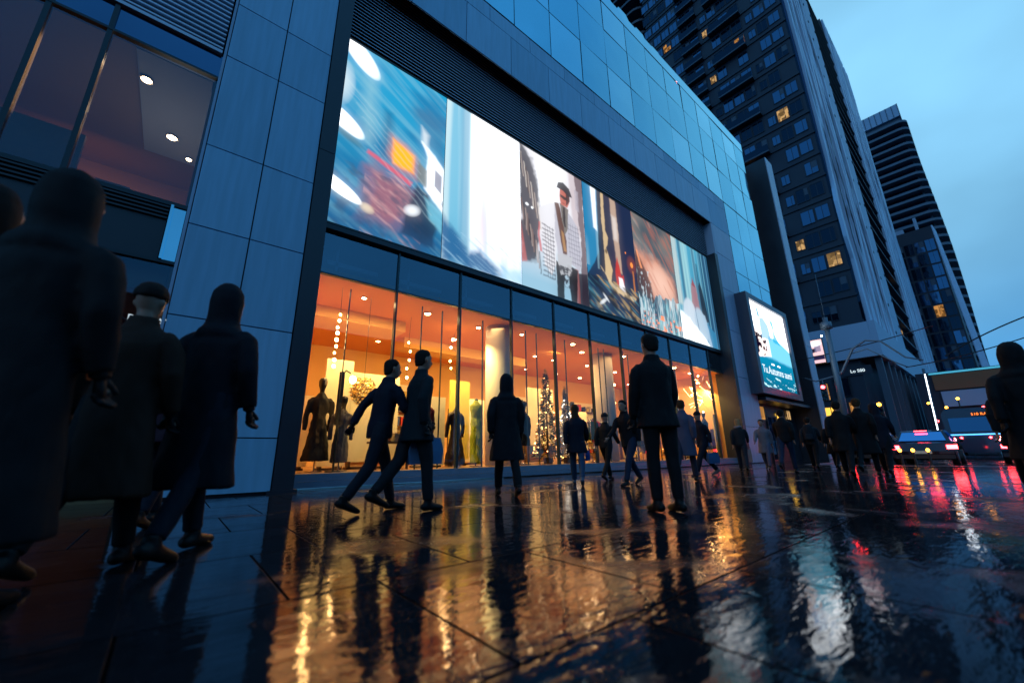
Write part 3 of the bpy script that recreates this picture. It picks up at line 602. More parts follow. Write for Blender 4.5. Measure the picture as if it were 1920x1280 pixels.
def blur(C, r):
    for ax in (0, 1):
        Q = np.concatenate([np.repeat(C.take([0], ax), r+1, ax), C, np.repeat(C.take([-1], ax), r, ax)], ax); cs = np.cumsum(Q, ax); n_ = C.shape[ax]
        C = (cs.take(range(2*r+1, 2*r+1+n_), ax)-cs.take(range(0, n_), ax))/(2*r+1) if cs.shape[ax] >= 2*r+1+n_ else C
    return C
def grid_mesh(name, P, y, mt, parent, step=1):
    if name == 'screen_panel': P.C = P.C*.8+blur(blur(P.C, 1), 1)*.08+blur(blur(P.C, 9), 9)*.2+.012  # blurred glow and haze mixed into the picture colours
    nz, nx = P.X.shape; off = world_loc(parent)
    V = np.stack([P.X*S-off.x, np.full(P.X.shape, y*S-off.y), P.Z*S-off.z], -1).reshape(-1, 3)
    i = np.arange(nz-1)[:, None]*nx+np.arange(nx-1)[None]; F = np.stack([i, i+1, i+nx+1, i+nx], -1).reshape(-1, 4)
    me = bpy.data.meshes.new(name); me.vertices.add(len(V)); me.vertices.foreach_set('co', V.ravel()); me.loops.add(F.size); me.loops.foreach_set('vertex_index', F.ravel())
    me.polygons.add(len(F)); me.polygons.foreach_set('loop_start', np.arange(0, F.size, 4)); me.polygons.foreach_set('loop_total', np.full(len(F), 4)); me.update(calc_edges=True)
    at = me.color_attributes.new('pic', 'FLOAT_COLOR', 'POINT'); cc = np.concatenate([P.C, np.ones(P.X.shape+(1,))], -1); at.data.foreach_set('color', cc.reshape(-1).astype(np.float32))
    me.materials.append(mt); o = bpy.data.objects.new(name, me); col.objects.link(o); o.parent = parent; return o
def pic(x0, x1, z0, z1, d=.03):
    xs = np.linspace(x0, x1, max(8, int((x1-x0)/d))); zs = np.linspace(z0, z1, max(8, int((z1-z0)/d))); X, Z = np.meshgrid(xs, zs); return Pic(X, Z)
W3 = np.array([1.9, 2.0, 2.1])
LED = thing('led_screen', 'huge wide advertising screen of six bright pictures above the storefront', 'advertising screen', (12.5, 9.4, 6.1))
ledm = vmat('led_picture', 1.0); SY = 9.40
b = MB(); b.box(1.95, 23.1, 9.36, 9.44, 6.06, 6.11); b.box(1.95, 23.1, 9.36, 9.44, 11.9, 11.94); b.build('bezel', M['black'], LED)
E1, E2, E3, E4, E5 = 5.16, 8.28, 11.78, 15.35, 19.0
ZB, ZT = 6.11, 11.9
# 1 street in motion
P = pic(1.95, E1, ZB, ZT, .02); P.grad(hexc(25, 100, 150), hexc(25, 155, 205), 6.1, 10.5)
P.streak(hexc(120, 190, 215), .55, 1.8, .12, 11, -.55, .45, .8); P.streak(hexc(15, 110, 165), .7, 1.2, .5, 21, -.4, .5, .75)
P.poly([(2.55, 8.8), (2.95, 8.8), (2.95, 11.3), (2.6, 11.4)], hexc(150, 200, 215), .5, .2, .3); P.poly([(3.2, 8.6), (3.5, 8.6), (3.45, 10.2), (3.2, 10.2)], hexc(10, 80, 130), .5, .1, .2)
P.blob(2.4, 11.55, .75, .34, W3, 1, -.75, .7); P.blob(2.0, 10.4, .35, .8, hexc(225, 240, 245), .8, 0, 1); P.blob(2.1, 9.2, .7, .28, W3*1.1, 1, -.5, .6); P.blob(2.3, 8.75, .5, .14, hexc(60, 110, 130), .8, -.4)
P.poly([(3.9, 10.6), (4.3, 10.3), (4.6, 9.7), (5.16, 9.2), (5.16, 10.9), (4.5, 11.0)], hexc(70, 120, 160), .6, .3, .3); P.poly([(4.35, 10.3), (4.6, 10.1), (4.6, 9.6), (4.4, 9.7)], hexc(235, 245, 250), .8, .1, .15)
P.poly([(4.4, 9.75), (5.16, 9.1), (5.16, 7.6), (4.55, 8.2), (4.6, 9.3)], W3*.9, .9, .1, .12); P.poly([(4.85, 9.0), (5.1, 8.85), (5.1, 8.2), (4.85, 8.4)], hexc(110, 110, 135), .9, 0, .05)
P.poly([(3.45, 9.45), (3.9, 9.35), (4.25, 9.0), (4.25, 8.35), (3.6, 8.45), (3.4, 8.8)], hexc(215, 130, 120), .8, .15, .25)
P.poly([(3.5, 9.35), (4.15, 9.1), (4.15, 8.5), (3.55, 8.55)], hexc(255, 160, 10)*1.5, 1, .1, .14); P.poly([(4.3, 9.0), (4.6, 8.8), (4.62, 8.2), (4.3, 8.35)], hexc(120, 120, 110), .8, 0, .08)
P.poly([(2.8, 8.5), (2.85, 8.62), (4.15, 8.2), (4.1, 8.05)], hexc(240, 90, 110), .9, .05, .08)
P.poly([(2.9, 8.2), (4.3, 7.9), (4.4, 7.2), (3.6, 6.5), (2.8, 6.5)], hexc(175, 100, 105), .75, .5, .5); P.streak(hexc(230, 180, 180), .6, .5, .09, 31, -.5, .5, .8, (P.Z < 8.2)*(P.X > 2.8)*(P.X < 4.5)); P.streak(hexc(60, 80, 110), .6, .3, .14, 41, -.5, .5, .8, (P.Z < 8.0))
P.blob(2.15, 7.2, .75, .2, W3*1.2, 1, -.42, .5); P.blob(2.95, 6.85, .22, .16, hexc(255, 235, 200), .9, -.3); P.poly([(4.1, 7.5), (4.3, 8.2), (4.7, 8.0), (4.75, 7.3), (4.95, 7.1), (4.9, 6.3), (3.9, 6.5)], hexc(25, 50, 80), .92, .12, .12)
P.poly([(4.55, 7.9), (5.16, 7.6), (5.16, 6.9), (4.75, 7.2)], hexc(120, 200, 225), .7, .05, .1); P.blob(4.2, 7.3, .3, .2, W3*.7, .8, .5); P.poly(rect(1.95, 5.16, 6.1, 6.55), hexc(25, 80, 130), .5, .5, .6)
for k_ in range(7): P.poly([(2+.2*k_, 10.6-.35*k_), (2+.2*k_, 10.62-.35*k_), (4.3+.1*k_, 8.9-.3*k_), (4.3+.1*k_, 8.88-.3*k_)], hexc(200, 230, 240), .4, .1, .06)
grid_mesh('screen_panel', P, SY, ledm, LED)
# 2 bright drapes
P = pic(E1+.02, E2, ZB, ZT); P.grad(hexc(225, 238, 250)*1.2, W3, 6.5, 9.5)
P.poly(rect(5.1, 6.12, 6.1, 12), hexc(90, 180, 215), .95, 0, .15); P.streak(hexc(215, 240, 245), .9, .22, 9., 51, 0, .4, .75, P.X < 6.15); P.poly(rect(5.75, 6.1, 6.1, 12), hexc(60, 150, 195), .6, 0, .12)
P.blob(6.6, 7.9, .35, 1.3, hexc(235, 170, 200), .55); P.streak(hexc(150, 190, 240), .5, .25, 3., 61, 0, .5, .8, (P.X > 6.1)*(P.Z < 9)); P.poly([(5.1, 6.1), (7.4, 6.1), (6.6, 6.9), (6.1, 6.6), (5.1, 7.6)], hexc(20, 95, 150), .95, .35, .25)
P.streak(hexc(150, 200, 230), .7, .7, .06, 71, -.5, .55, .8, P.Z < 7.2); P.poly([(7.3, 6.1), (8.28, 6.1), (8.28, 6.6), (7.5, 6.5)], hexc(170, 220, 250), .7, .2, .2)
grid_mesh('screen_panel', P, SY, ledm, LED)
# 3 fashion figure in a beret
P = pic(E2+.01, E3, ZB, ZT); P.grad(hexc(150, 195, 220), hexc(225, 225, 232)*1.2, 6.5, 8.5)
P.poly([(9.3, 12), (10.6, 12), (10.1, 9.5), (9.2, 9.8)], W3*.7, .8, .2, .5); P.poly([(10.9, 12), (11.4, 12), (11.5, 9), (11.1, 9.4)], hexc(200, 180, 185), .7, .1, .15)
P.poly([(8.28, 12), (8.9, 11.6), (9.2, 10.2), (9.2, 9.0), (9.0, 7.2), (8.28, 7.0)], hexc(45, 45, 62), .92, .3, .12)
for k_ in range(11):
    x_ = 8.33+.08*k_; zz = 11.6-.19*k_; P.poly([(x_, zz), (x_+.05, zz-.03), (x_+.16, zz-1.1), (x_+.1, zz-1.1)], hexc(*[(190, 175, 165), (110, 100, 110), (225, 215, 205), (90, 70, 70)][k_ % 4]), .85, .08, .03)
    P.poly([(x_, zz-2.0), (x_+.05, zz-2.03), (x_+.1, zz-2.9), (x_+.05, zz-2.9)], hexc(*[(150, 120, 110), (20, 20, 30), (190, 170, 160)][k_ % 3]), .8, .08, .03)
P.blob(8.6, 9.4, .1, .07, W3, .9); P.blob(8.85, 9.35, .07, .06, W3, .9); P.poly([(8.28, 7.0), (8.28, 8.6), (8.55, 7.1)], hexc(200, 110, 110), .8)
P.poly([(11.3, 12), (11.78, 12), (11.78, 6.1), (11.35, 6.1), (11.5, 9.)], hexc(95, 70, 80), .9, .15, .06); P.poly([(11.25, 11.2), (11.5, 11.2), (11.5, 10.2), (11.3, 10.3)], hexc(180, 175, 190), .7, .1)
P.poly([(11.15, 6.1), (11.78, 6.1), (11.78, 7.5), (11.2, 7.4)], hexc(28, 25, 45), .95, .04); P.poly(rect(11.05, 11.25, 6.1, 7.55), hexc(150, 85, 85), .9, .04)
F = lambda pts, c, a=1, w=.06, s_=.03: P.poly(pts, hexc(*c), a, w, s_)
F([(10.0, 6.1), (10.35, 6.1), (10.45, 7.4), (10.0, 7.6)], (15, 18, 30)); F([(10.75, 6.1), (11.05, 6.1), (11.2, 7.5), (10.6, 7.6)], (15, 18, 30))
F([(9.35, 8.6), (9.2, 9.5), (9.75, 9.95), (10.1, 10.1), (10.0, 7.4), (9.75, 6.9), (9.4, 7.2)], (238, 238, 245), 1, .12); P.C *= 1.0
for k_ in range(13): F([(9.3+.02*(k_ % 3), 8.9-.17*k_), (9.95, 8.85-.17*k_), (9.95, 8.8-.17*k_), (9.3, 8.85-.17*k_)], (45, 42, 62), .75, .12, .03)
for k_ in range(4): F([(9.45+.14*k_, 8.9), (9.48+.14*k_, 8.9), (9.58+.12*k_, 6.8), (9.54+.12*k_, 6.8)], (45, 42, 62), .6, .08, .03)
F([(10.05, 10.0), (10.9, 9.95), (11.35, 9.5), (11.5, 8.3), (11.35, 7.5), (10.7, 7.7), (10.2, 7.4), (10.0, 8.6)], (196, 196, 210), 1, .12)
for k_ in range(9): F([(10.75, 9.4-.2*k_), (11.42, 9.4-.2*k_), (11.42, 9.37-.2*k_), (10.75, 9.37-.2*k_)], (60, 62, 85), .6, .06, .03)
for k_ in range(5): F([(10.78+.14*k_, 9.5), (10.8+.14*k_, 9.5), (10.82+.14*k_, 7.7), (10.8+.14*k_, 7.7)], (60, 62, 85), .55, .05, .03)
F([(10.05, 10.1), (10.3, 10.15), (10.65, 8.6), (10.6, 7.9), (10.4, 7.9)], (95, 60, 50)); F([(10.35, 10.2), (10.85, 10.1), (10.75, 9.2), (10.55, 8.8)], (120, 115, 110)); F([(10.5, 10.1), (10.65, 10.1), (10.65, 9.2), (10.55, 9.2)], (40, 38, 45))
F([(10.35, 9.0), (10.5, 8.9), (10.6, 8.1), (10.45, 8.1)], (190, 140, 80), .8); F([(10.1, 7.9), (10.9, 8.0), (10.8, 7.2), (10.2, 7.0)], (195, 198, 205), .9, .2); P.streak(hexc(30, 30, 45), .9, .1, .1, 77, 0, .45, .6, (P.X > 10.1)*(P.X < 10.9)*(P.Z < 7.5)*(P.Z > 6.6))
F([(10.42, 10.15), (10.8, 10.15), (10.95, 10.5), (10.95, 10.85), (10.4, 10.9), (10.35, 10.5)], (200, 105, 90)); F([(10.72, 10.2), (10.95, 10.5), (10.95, 10.9), (10.75, 10.9)], (70, 30, 35)); F([(10.4, 10.62), (10.85, 10.58), (10.85, 10.48), (10.62, 10.44), (10.4, 10.5)], (25, 15, 20)); P.blob(10.58, 10.27, .1, .03, hexc(110, 30, 35), .8)
F([(10.22, 10.85), (10.3, 11.12), (10.6, 11.25), (10.95, 11.1), (11.1, 10.75), (10.9, 10.7), (10.6, 10.85)], (22, 28, 42)); F([(9.1, 8.3), (9.15, 8.9), (9.22, 8.9), (9.2, 8.3), (9.3, 7.7), (9.2, 7.7)], (215, 90, 95), .8)
grid_mesh('screen_panel', P, SY, ledm, LED)
# 4 draped hall
P = pic(E3+.01, E4, ZB, ZT); P.grad(hexc(15, 55, 90), hexc(20, 40, 75), 6.1, 9)
P.poly([(11.8, 12), (12.75, 12), (12.85, 9.3), (12.3, 8.2), (11.8, 7.6)], hexc(35, 130, 180), 1, .08); P.streak(hexc(170, 215, 230), .8, .22, 8, 81, 0, .5, .75, (P.X < 12.7)*(P.Z > 8)); P.poly([(12.35, 12), (12.7, 12), (12.62, 9.8), (12.4, 9.9)], W3*.7, .9, .03, .1)
P.poly([(12.8, 12), (13.1, 12), (13.1, 8), (12.6, 8)], hexc(12, 35, 65), .95, .05); P.poly([(13.05, 12), (13.25, 12), (13.2, 10), (13.35, 9.7), (13.2, 9.2), (13.5, 8.2), (13.3, 7.6), (12.95, 7.9), (13.05, 9), (13.0, 10)], hexc(225, 195, 150), .95, .1)
P.blob(13.15, 9.0, .1, .14, hexc(60, 40, 30), .9); P.poly([(13.7, 11.9), (14.15, 11.9), (14.2, 8.2), (13.85, 8.3)], hexc(200, 170, 150), .95, .1, .08); P.poly([(13.75, 11.0), (14.1, 11.0), (14.1, 9.8), (13.8, 9.8)], hexc(235, 225, 220), .8, .1, .2)
P.poly([(13.7, 8.2), (13.9, 9.0), (14.0, 8.6), (14.1, 8.1), (14.3, 8.2), (14.3, 7.4), (13.7, 7.6)], hexc(200, 40, 40), .95, .1); P.poly([(13.9, 8.0), (14.2, 8.0), (14.35, 7.4), (13.9, 7.5)], W3*.6, .9, .1)
P.poly([(12.7, 8.2), (12.8, 8.0), (13.6, 7.5), (15.1, 7.3), (15.0, 7.1), (13.4, 7.3)], hexc(235, 205, 160), .9, .15); P.blob(15.0, 8.9, .12, .16, hexc(255, 150, 70)*2, 1, 0, .6); P.blob(15.0, 8.9, .4, .5, hexc(180, 80, 30), .4); P.poly([(15.0, 8.6), (15.1, 8.6), (15.15, 7.4), (15.02, 7.4)], hexc(220, 130, 60), .8, .05); P.blob(14.6, 9.4, .05, .06, hexc(255, 140, 60)*2, 1)
P.streak(hexc(70, 130, 150), .8, .9, .12, 91, -.5, .5, .75, P.Z < 7.6); P.streak(hexc(190, 160, 110), .8, .6, .1, 95, -.5, .58, .8, P.Z < 7.7); P.streak(hexc(5, 20, 35), .7, .4, .3, 97, -.5, .5, .7, P.Z < 7.6); P.blob(12.7, 6.6, .35, .1, W3*.6, .8, .6); P.blob(12.9, 6.8, .3, .07, W3*.6, .8, -.7)
grid_mesh('screen_panel', P, SY, ledm, LED)
# 5 evening crowd and glow
P = pic(E4+.01, E5, ZB, ZT); P.grad(hexc(70, 110, 130), hexc(115, 115, 115), 8, 11)
P.streak(hexc(60, 80, 95), .8, 1.5, .8, 101, -.6, .4, .7); P.streak(hexc(190, 190, 185), .5, 1.3, .3, 105, -.6, .55, .8, P.X < 17)
P.poly([(15.35, 10.2), (16.2, 9.8), (17.5, 9.8), (18.6, 9.2), (18.9, 7.6), (18, 6.9), (16.8, 7.4), (15.6, 8)], hexc(225, 155, 130), .9, .5, .5); P.blob(17.4, 8.6, 1.5, 1.1, hexc(250, 205, 185), .85, -.35); P.streak(hexc(190, 110, 90), .5, .9, .15, 107, -.9, .5, .75, P.Z > 7.6); 
P.poly([(15.36, 9.9), (15.7, 9.7), (16.5, 8.4), (16.8, 6.5), (15.36, 6.1)], hexc(18, 28, 50), .85, .3, .15)
for k_ in range(16): P.streak(hexc(*[(150, 215, 225), (20, 70, 100), (220, 235, 240), (40, 120, 150)][k_ % 4]), .8, .12, .8, 110+k_*3, 0, .58, .7, (P.Z < 8.2-.0*P.X)*(P.Z < 7.2+1.2*vnoise(P.X, P.Z, .5, 9, 9)))
P.streak(hexc(255, 130, 70)*1.4, .9, .16, .12, 171, 0, .62, .72, (P.Z < 6.9)); P.streak(hexc(200, 220, 230), .9, .1, .25, 173, 0, .6, .72, (P.X < 16.6)*(P.Z < 9))
P.poly([(15.45, 9.9), (15.6, 9.9), (15.9, 9.0), (15.75, 9.0)], hexc(255, 160, 110)*1.2, .8, .1)
grid_mesh('screen_panel', P, SY, ledm, LED)
# 6 curtains and pale cushions
P = pic(E5+.01, 23.1, ZB, ZT); P.grad(hexc(60, 140, 175), hexc(70, 160, 195), 6.1, 10); P.streak(hexc(170, 220, 225), .8, .25, 9, 121, 0, .45, .7); P.streak(hexc(20, 80, 120), .7, .3, 9, 125, 0, .5, .7)
P.poly(rect(19.0, 19.5, 8, 12), hexc(220, 225, 215), .6, .1, .2); P.poly(rect(22.1, 23.1, 6.1, 12), hexc(12, 50, 90), .85, 0, .2); P.poly(rect(22.3, 22.4, 6.1, 12), hexc(120, 190, 215), .8, 0, .05); P.poly(rect(22.75, 22.85, 6.1, 12), hexc(90, 160, 200), .8, 0, .05)
P.poly([(20.4, 7.9), (20.6, 9.3), (20.9, 9.9), (21.2, 9.4), (21.3, 8.0)], hexc(170, 110, 115), .85, .2, .1); P.poly([(20.7, 9.5), (20.9, 10.0), (21.1, 9.4)], hexc(150, 40, 50), .8, .1)
P.poly([(21.5, 7.4), (21.5, 9.6), (21.65, 9.95), (21.9, 9.5), (22.2, 7.6)], hexc(12, 28, 50), .95, .05); P.poly([(21.55, 11), (21.65, 11), (21.65, 9.9), (21.55, 9.9)], hexc(12, 28, 50), .8, .03)
P.blob(20.1, 7.6, .75, 1.0, hexc(205, 220, 235), .95, 0, .3); P.blob(21.2, 7.2, .7, 1.1, hexc(180, 205, 225), .95, .2, .3); P.poly([(20.7, 8.3), (20.75, 8.3), (20.9, 6.6), (20.8, 6.6)], hexc(60, 100, 140), .8, .1); P.poly([(19.0, 6.1), (19.0, 7.6), (19.6, 7.5), (21.4, 6.6), (22.0, 6.1)], W3*.8, .95, .25, .15); P.poly([(21.4, 8.0), (21.8, 7.9), (22.3, 6.6), (22.2, 6.1), (21.9, 6.1)], hexc(170, 200, 225), .9, .1); P.poly([(21.9, 7.5), (22.8, 7.0), (22.8, 6.1), (22.2, 6.1)], hexc(50, 130, 175), .9, .1)
grid_mesh('screen_panel', P, SY, ledm, LED)

# second, portrait screen on the right
S2 = thing('led_billboard', 'portrait advertising screen in a thick dark frame, white above and teal below', 'advertising screen', (28.4, 8.6, 3.7))
b = MB(); b.box(25.0, 25.4, 8.25, 8.92, 3.75, 9.85); b.box(31.45, 31.9, 8.25, 8.92, 3.75, 9.85); b.box(25.4, 31.45, 8.25, 8.92, 3.75, 4.15); b.box(25.4, 31.45, 8.25, 8.92, 9.5, 9.85); b.build('frame', pmat('billboard_frame', (.06, .07, .1), .35, .2), S2)
b = MB(); b.box(25.4, 31.45, 8.4, 8.9, 4.15, 9.5); b.build('backing', M['black'], S2)
P = pic(25.4, 31.45, 4.15, 9.5, .04); P.grad(W3*.95, W3*.95, 4, 9)
P.poly([(25.4, 4.1), (31.5, 4.1), (31.5, 7.0), (29.5, 7.5), (28.0, 7.6), (27.2, 6.2), (25.4, 6.0)], hexc(110, 190, 220), 1, .1); P.poly([(25.4, 4.1), (31.5, 4.1), (31.5, 5.95), (28.5, 6.1), (25.4, 6.1)], hexc(15, 120, 155), 1, .1, .2); P.C = P.C*(.55+.45*np.clip((P.Z-4.0)/1.8, 0, 1)[..., None])
P.poly([(26.8, 7.3), (26.9, 8.6), (27.6, 8.7), (28.2, 8.3), (28.4, 7.3)], hexc(120, 170, 225), .9, .1); P.poly([(26.7, 8.6), (26.65, 9.2), (26.9, 9.2), (27.1, 8.7)], hexc(20, 130, 160), .9, .05); P.poly([(28.6, 8.9), (29.2, 8.7), (29.2, 8.0), (29.9, 7.2), (28.7, 7.3), (29.0, 8.1)], hexc(50, 160, 200), .9, .1)
P.poly([(25.45, 7.6), (26.0, 7.8), (26.6, 7.3), (27.8, 7.2), (27.8, 6.2), (25.9, 6.0), (25.45, 6.2)], hexc(245, 225, 220), 1, .1); P.streak(hexc(25, 15, 35), 1, .3, .22, 131, .5, .5, .55, (P.X < 27.4)*(P.Z > 6.15)*(P.Z < 7.5)*(P.X > 25.5)); P.poly([(27.4, 7.2), (27.9, 7.2), (27.9, 6.2), (27.4, 6.2)], hexc(235, 240, 250), .9, .05)
P.streak(hexc(190, 235, 240), .9, .5, .08, 141, -.15, .66, .75, P.Z < 4.95); P.poly([(27.6, 5.75), (28.1, 5.75), (28.1, 5.68), (27.6, 5.68)], W3, .9, .05); P.poly([(28.6, 5.75), (29.1, 5.75), (29.1, 5.68), (28.6, 5.68)], W3, .9, .05)
P.C *= 1.55; grid_mesh('screen_picture', P, 8.39, ledm, S2)
tx = text_mesh('lettering', "Tu.Autumns aumi", .62, M['whitetext'], S2, (28.45, 8.375, 5.28), (R_(90), 0, 0))

# ------------------------------------------------------------------ adjoining glass building on the left
LB = thing('office_building', 'dark glass fronted office building with brown lit rooms at the left edge', 'building', (-5, 12, 0))
LY = 9.0; LX = [-.44, -2.10, -2.86, -4.5, -6.2, -7.9, -9.6, -11.3]
def pane2(x0, x1, z0, z1, mt, y=LY): q = MB(); q.quad((x0, y, z0), (x1, y, z0), (x1, y, z1), (x0, y, z1)); return q.build('window_pane', M[mt], LB)
for i in range(len(LX)-1):
    x1, x0 = LX[i]-.02, LX[i+1]+.02
    pane2(x0, x1, 5.22, 8.28, 'glass2'); pane2(x0, x1, 8.32, 8.9, 'wglass'); pane2(x0, x1, .35, 4.0, 'glass2')
    b = MB(); b.box(LX[i+1]-.035, LX[i+1]+.035, LY-.04, LY+.1, .2, 8.95); b.build('mullion', M['frame'], LB)
b = MB(); b.box(-.47, -.425, LY-.06, LY+.1, .2, 12.5); b.build('edge_trim', M['panel2'], LB)
b = MB(); b.box(-11.3, -.47, LY-.05, LY+.1, 8.28, 8.33); b.box(-11.3, -.47, LY-.05, LY+.1, 5.14, 5.22); b.box(-11.3, -.47, LY-.06, LY+.1, 4.0, 4.06); b.build('transom', M['frame'], LB)
b = MB(); b.box(-11.3, -.72, LY-.02, LY+.08, 4.06, 5.14)
for i in range(4): b.box(-11.3, -.72, LY-.07, LY-.02, 4.85+i*.075, 4.88+i*.075)
b.build('spandrel', M['dark'], LB)
b = MB(); b.box(-.7, -.66, LY-.1, LY+.05, 4.06, 5.14); b.box(-.66, -.48, LY-.02, LY+.04, 4.06, 5.12); b.build('corner_panel', M['curtain2'], LB)
b = MB(); b.box(-11.3, -.5, LY-.08, LY+.05, 8.92, 8.99)
for i in range(26):
    z = 9.02+i*.125; b.add([(-11.3, LY-.09, z), (-.5, LY-.09, z), (-.5, LY+.02, z+.04), (-11.3, LY+.02, z+.04), (-11.3, LY-.09, z+.04), (-.5, LY-.09, z+.04), (-.5, LY+.02, z+.075), (-11.3, LY+.02, z+.075)], [(0, 3, 2, 1), (4, 5, 6, 7), (0, 1, 5, 4)])
b.build('louvre', M['louvre'], LB)
b = MB(); b.box(-11.3, -.5, LY+.03, LY+.2, 8.95, 14); b.build('louvre_backing', M['louvreback'], LB)
b = MB(); b.box(-11.3, -.5, LY+.1, 14.5, 4.06, 5.14); b.box(-11.3, -.5, 14.4, 14.6, 0, 9); b.box(-11.3, -.5, LY+.1, 14.4, 0, .2); b.box(-.52, -.46, LY+.1, 14.4, 0, 9); b.box(-3.4, -3.3, 10.6, 14.4, .2, 4.06); b.build('interior_wall', M['brown'], LB)
b = MB(); b.box(-11.3, -.5, LY+.1, 14.4, 8.5, 8.95); b.box(-1.75, -.55, LY+.15, 12.6, 8.3, 8.49); b.box(-1.7, -.55, LY+.3, 11.2, 3.55, 4.05); b.mi = [0]*6+[1]*12; b.build('interior_ceiling', [M['brown'], M['greyroom']], LB)
b = MB(); b.box(-3.3, -2.2, 10.0, 10.1, 5.3, 6.6); b.box(-2.0, -1.5, 10.4, 10.9, 5.2, 6.0); b.box(-1.35, -.9, 9.6, 9.9, 5.2, 5.55); b.build('counter', M['wood'], LB)
b = MB(); b.box(-.42, 0.2, LY+1.2, 25, 9, 26); b.box(-11.3, -.5, LY+.3, 25, 14, 26); b.build('upper_volume', M['joint'], LB)
t1 = text_mesh('lettering', 'BUZAVLE', .17, M['dimtext'], LB, (-.52, LY-.012, 2.92), (R_(90), 0, 0))
for i, (x, z, r) in enumerate(((-.52, 3.28, .035), (-.66, 3.14, .03), (-.5, 3.15, .04), (-.36, 3.15, .03))):
    b = MB(); b.box(x-r*1.6, x+r*1.6, LY-.014, LY-.008, z-r*.5, z+r*.5); b.build('window_mark', M['whitetext'], LB)
t2 = text_mesh('lettering', 'CARTEHIN', .16, M['dimtext'], LB, (-1.5, LY-.012, 2.78), (R_(90), R_(-86), 0))
b = MB(); b.tube([(-1.36, LY-.02, 3.1), (-1.1, LY-.02, 3.0), (-.66, LY-.02, 2.72)], .012, 6); b.build('door_arm', M['black'], LB)
for i, (x, z) in enumerate(((-4.5, .6), (-3.0, .6))): pass

# ------------------------------------------------------------------ lamps inside and added fill lights
def downlight(x, y, z, mt, label, group, r=.08, parent=None):
    o = thing('ceiling_light', label, 'ceiling light', (x, y, z), group)
    b = MB(); b.rings([(x, y, z-.03, r*1.25, r*1.25), (x, y, z, r*1.3, r*1.3)], 14); b.build('housing', M['chrome'], o, True)
    b = MB(); b.rings([(x, y, z-.042, r*.9, r*.9), (x, y, z-.031, r, r)], 14); b.build('lens', M[mt], o)
dl = []
for x in np.arange(3.0, 23, 2.1):
    for y in (10.6, 12.6, 14.8):
        xx, yy = x+random.uniform(-.5, .5), y+random.uniform(-.4, .4)
        if (2.0 < xx < 5.4 and 11.7 < yy < 13.1) or (5.9 < xx < 12.1 and 13.3 < yy < 14.3): continue
        dl.append((xx, yy)); downlight(xx, yy, 4.838, 'down', 'small round warm downlight in the orange shop ceiling behind the storefront glass', 'shop ceiling downlights', random.choice((.06, .07, .09)))
for x, y, z, l in ((-1.55, 10.6, 8.49, 'upper'), (-1.30, 9.75, 8.49, 'lower'), (-1.05, 9.45, 7.59, 'tiny')):
    pass
downlight(-1.62, 9.9, 8.29, 'coollamp', 'upper round ceiling lamp in the office room behind the tall left window', None, .09)
downlight(-1.2, 11.6, 8.29, 'coollamp', 'middle round ceiling lamp in the office room behind the tall left window', None, .1)
downlight(-.85, 12.3, 8.29, 'coollamp', 'small low ceiling lamp next to the dark lump in the upper office window', None, .06)
downlight(-1.30, 9.6, 4.05, 'coollamp', 'flat ceiling lamp in the brown lower office window', None, .06)
downlight(-1.1, 10.5, 4.05, 'greenlamp', 'small green glowing lamp in the brown lower office window', None, .05)
downlight(-2.6, 10.0, 4.05, 'coollamp', 'bright lamp above the red and white light lines at the left edge', None, .08)
def area(name, x, y, z, sx, sy, power, color, rot=(0, 0, 0)):
    l = bpy.data.lights.new(name, 'AREA'); l.shape = 'RECTANGLE'; l.size = sx*S; l.size_y = sy*S; l.energy = power; l.color = color
    o = bpy.data.objects.new(name, l); col.objects.link(o); o.location = (x*S, y*S, z*S); o.rotation_euler = rot; return o
WARM = (1., .5, .17)
for i, x in enumerate((4.3, 8.8, 13.3, 17.8, 21.6)):
    area('shop_light', x, 12.6, 4.35, 3.4, 3.6, 52, WARM)
    area('shop_uplight', x, 12.4, 2.9, 3.0, 4., 20, (1., .42, .12), (math.pi, 0, 0))  # added upward fill that warms the ceiling, no fixture there
for x, z in ((3.2, 3.6), (4.3, 3.6), (5.85, 3.2), (7.1, 3.6), (9.9, 3.6), (12.2, 4.2), (15.5, 3.8), (21.6, 3.4), (23.0, 3.4), (8.2, 3.4), (14.0, 3.4), (18.1, 3.2)): area('board_fill', x, 10.5 if x < 8 or x > 21 else 11.6, z+.6, .5, .3, 62, (1., .72, .26), (R_(25), 0, 0))  # added fill lights that brighten the display boards
area('window_light', 8, 10.2, 4.7, 11, .3, 40, (1., .6, .25)); area('window_light', 18, 10.2, 4.7, 9, .3, 30, (1., .6, .25))
area('office_light', -2.2, 11.5, 8.35, 2.5, 3, 38, (1., .58, .28)); area('office_light', -2.4, 11.5, 3.9, 2.5, 3, 24, (1., .55, .25)); area('office_glow_fill', -2.9, 12.2, 7.3, .8, .5, 30, (1., .42, .1), (R_(60), 0, 0)); area('office_uplight', -1.2, 11, 6.3, 1., 1.5, 12, (.75, .85, 1.), (math.pi, 0, 0))  # added fills: orange glow near the back wall, pale light on the ceiling

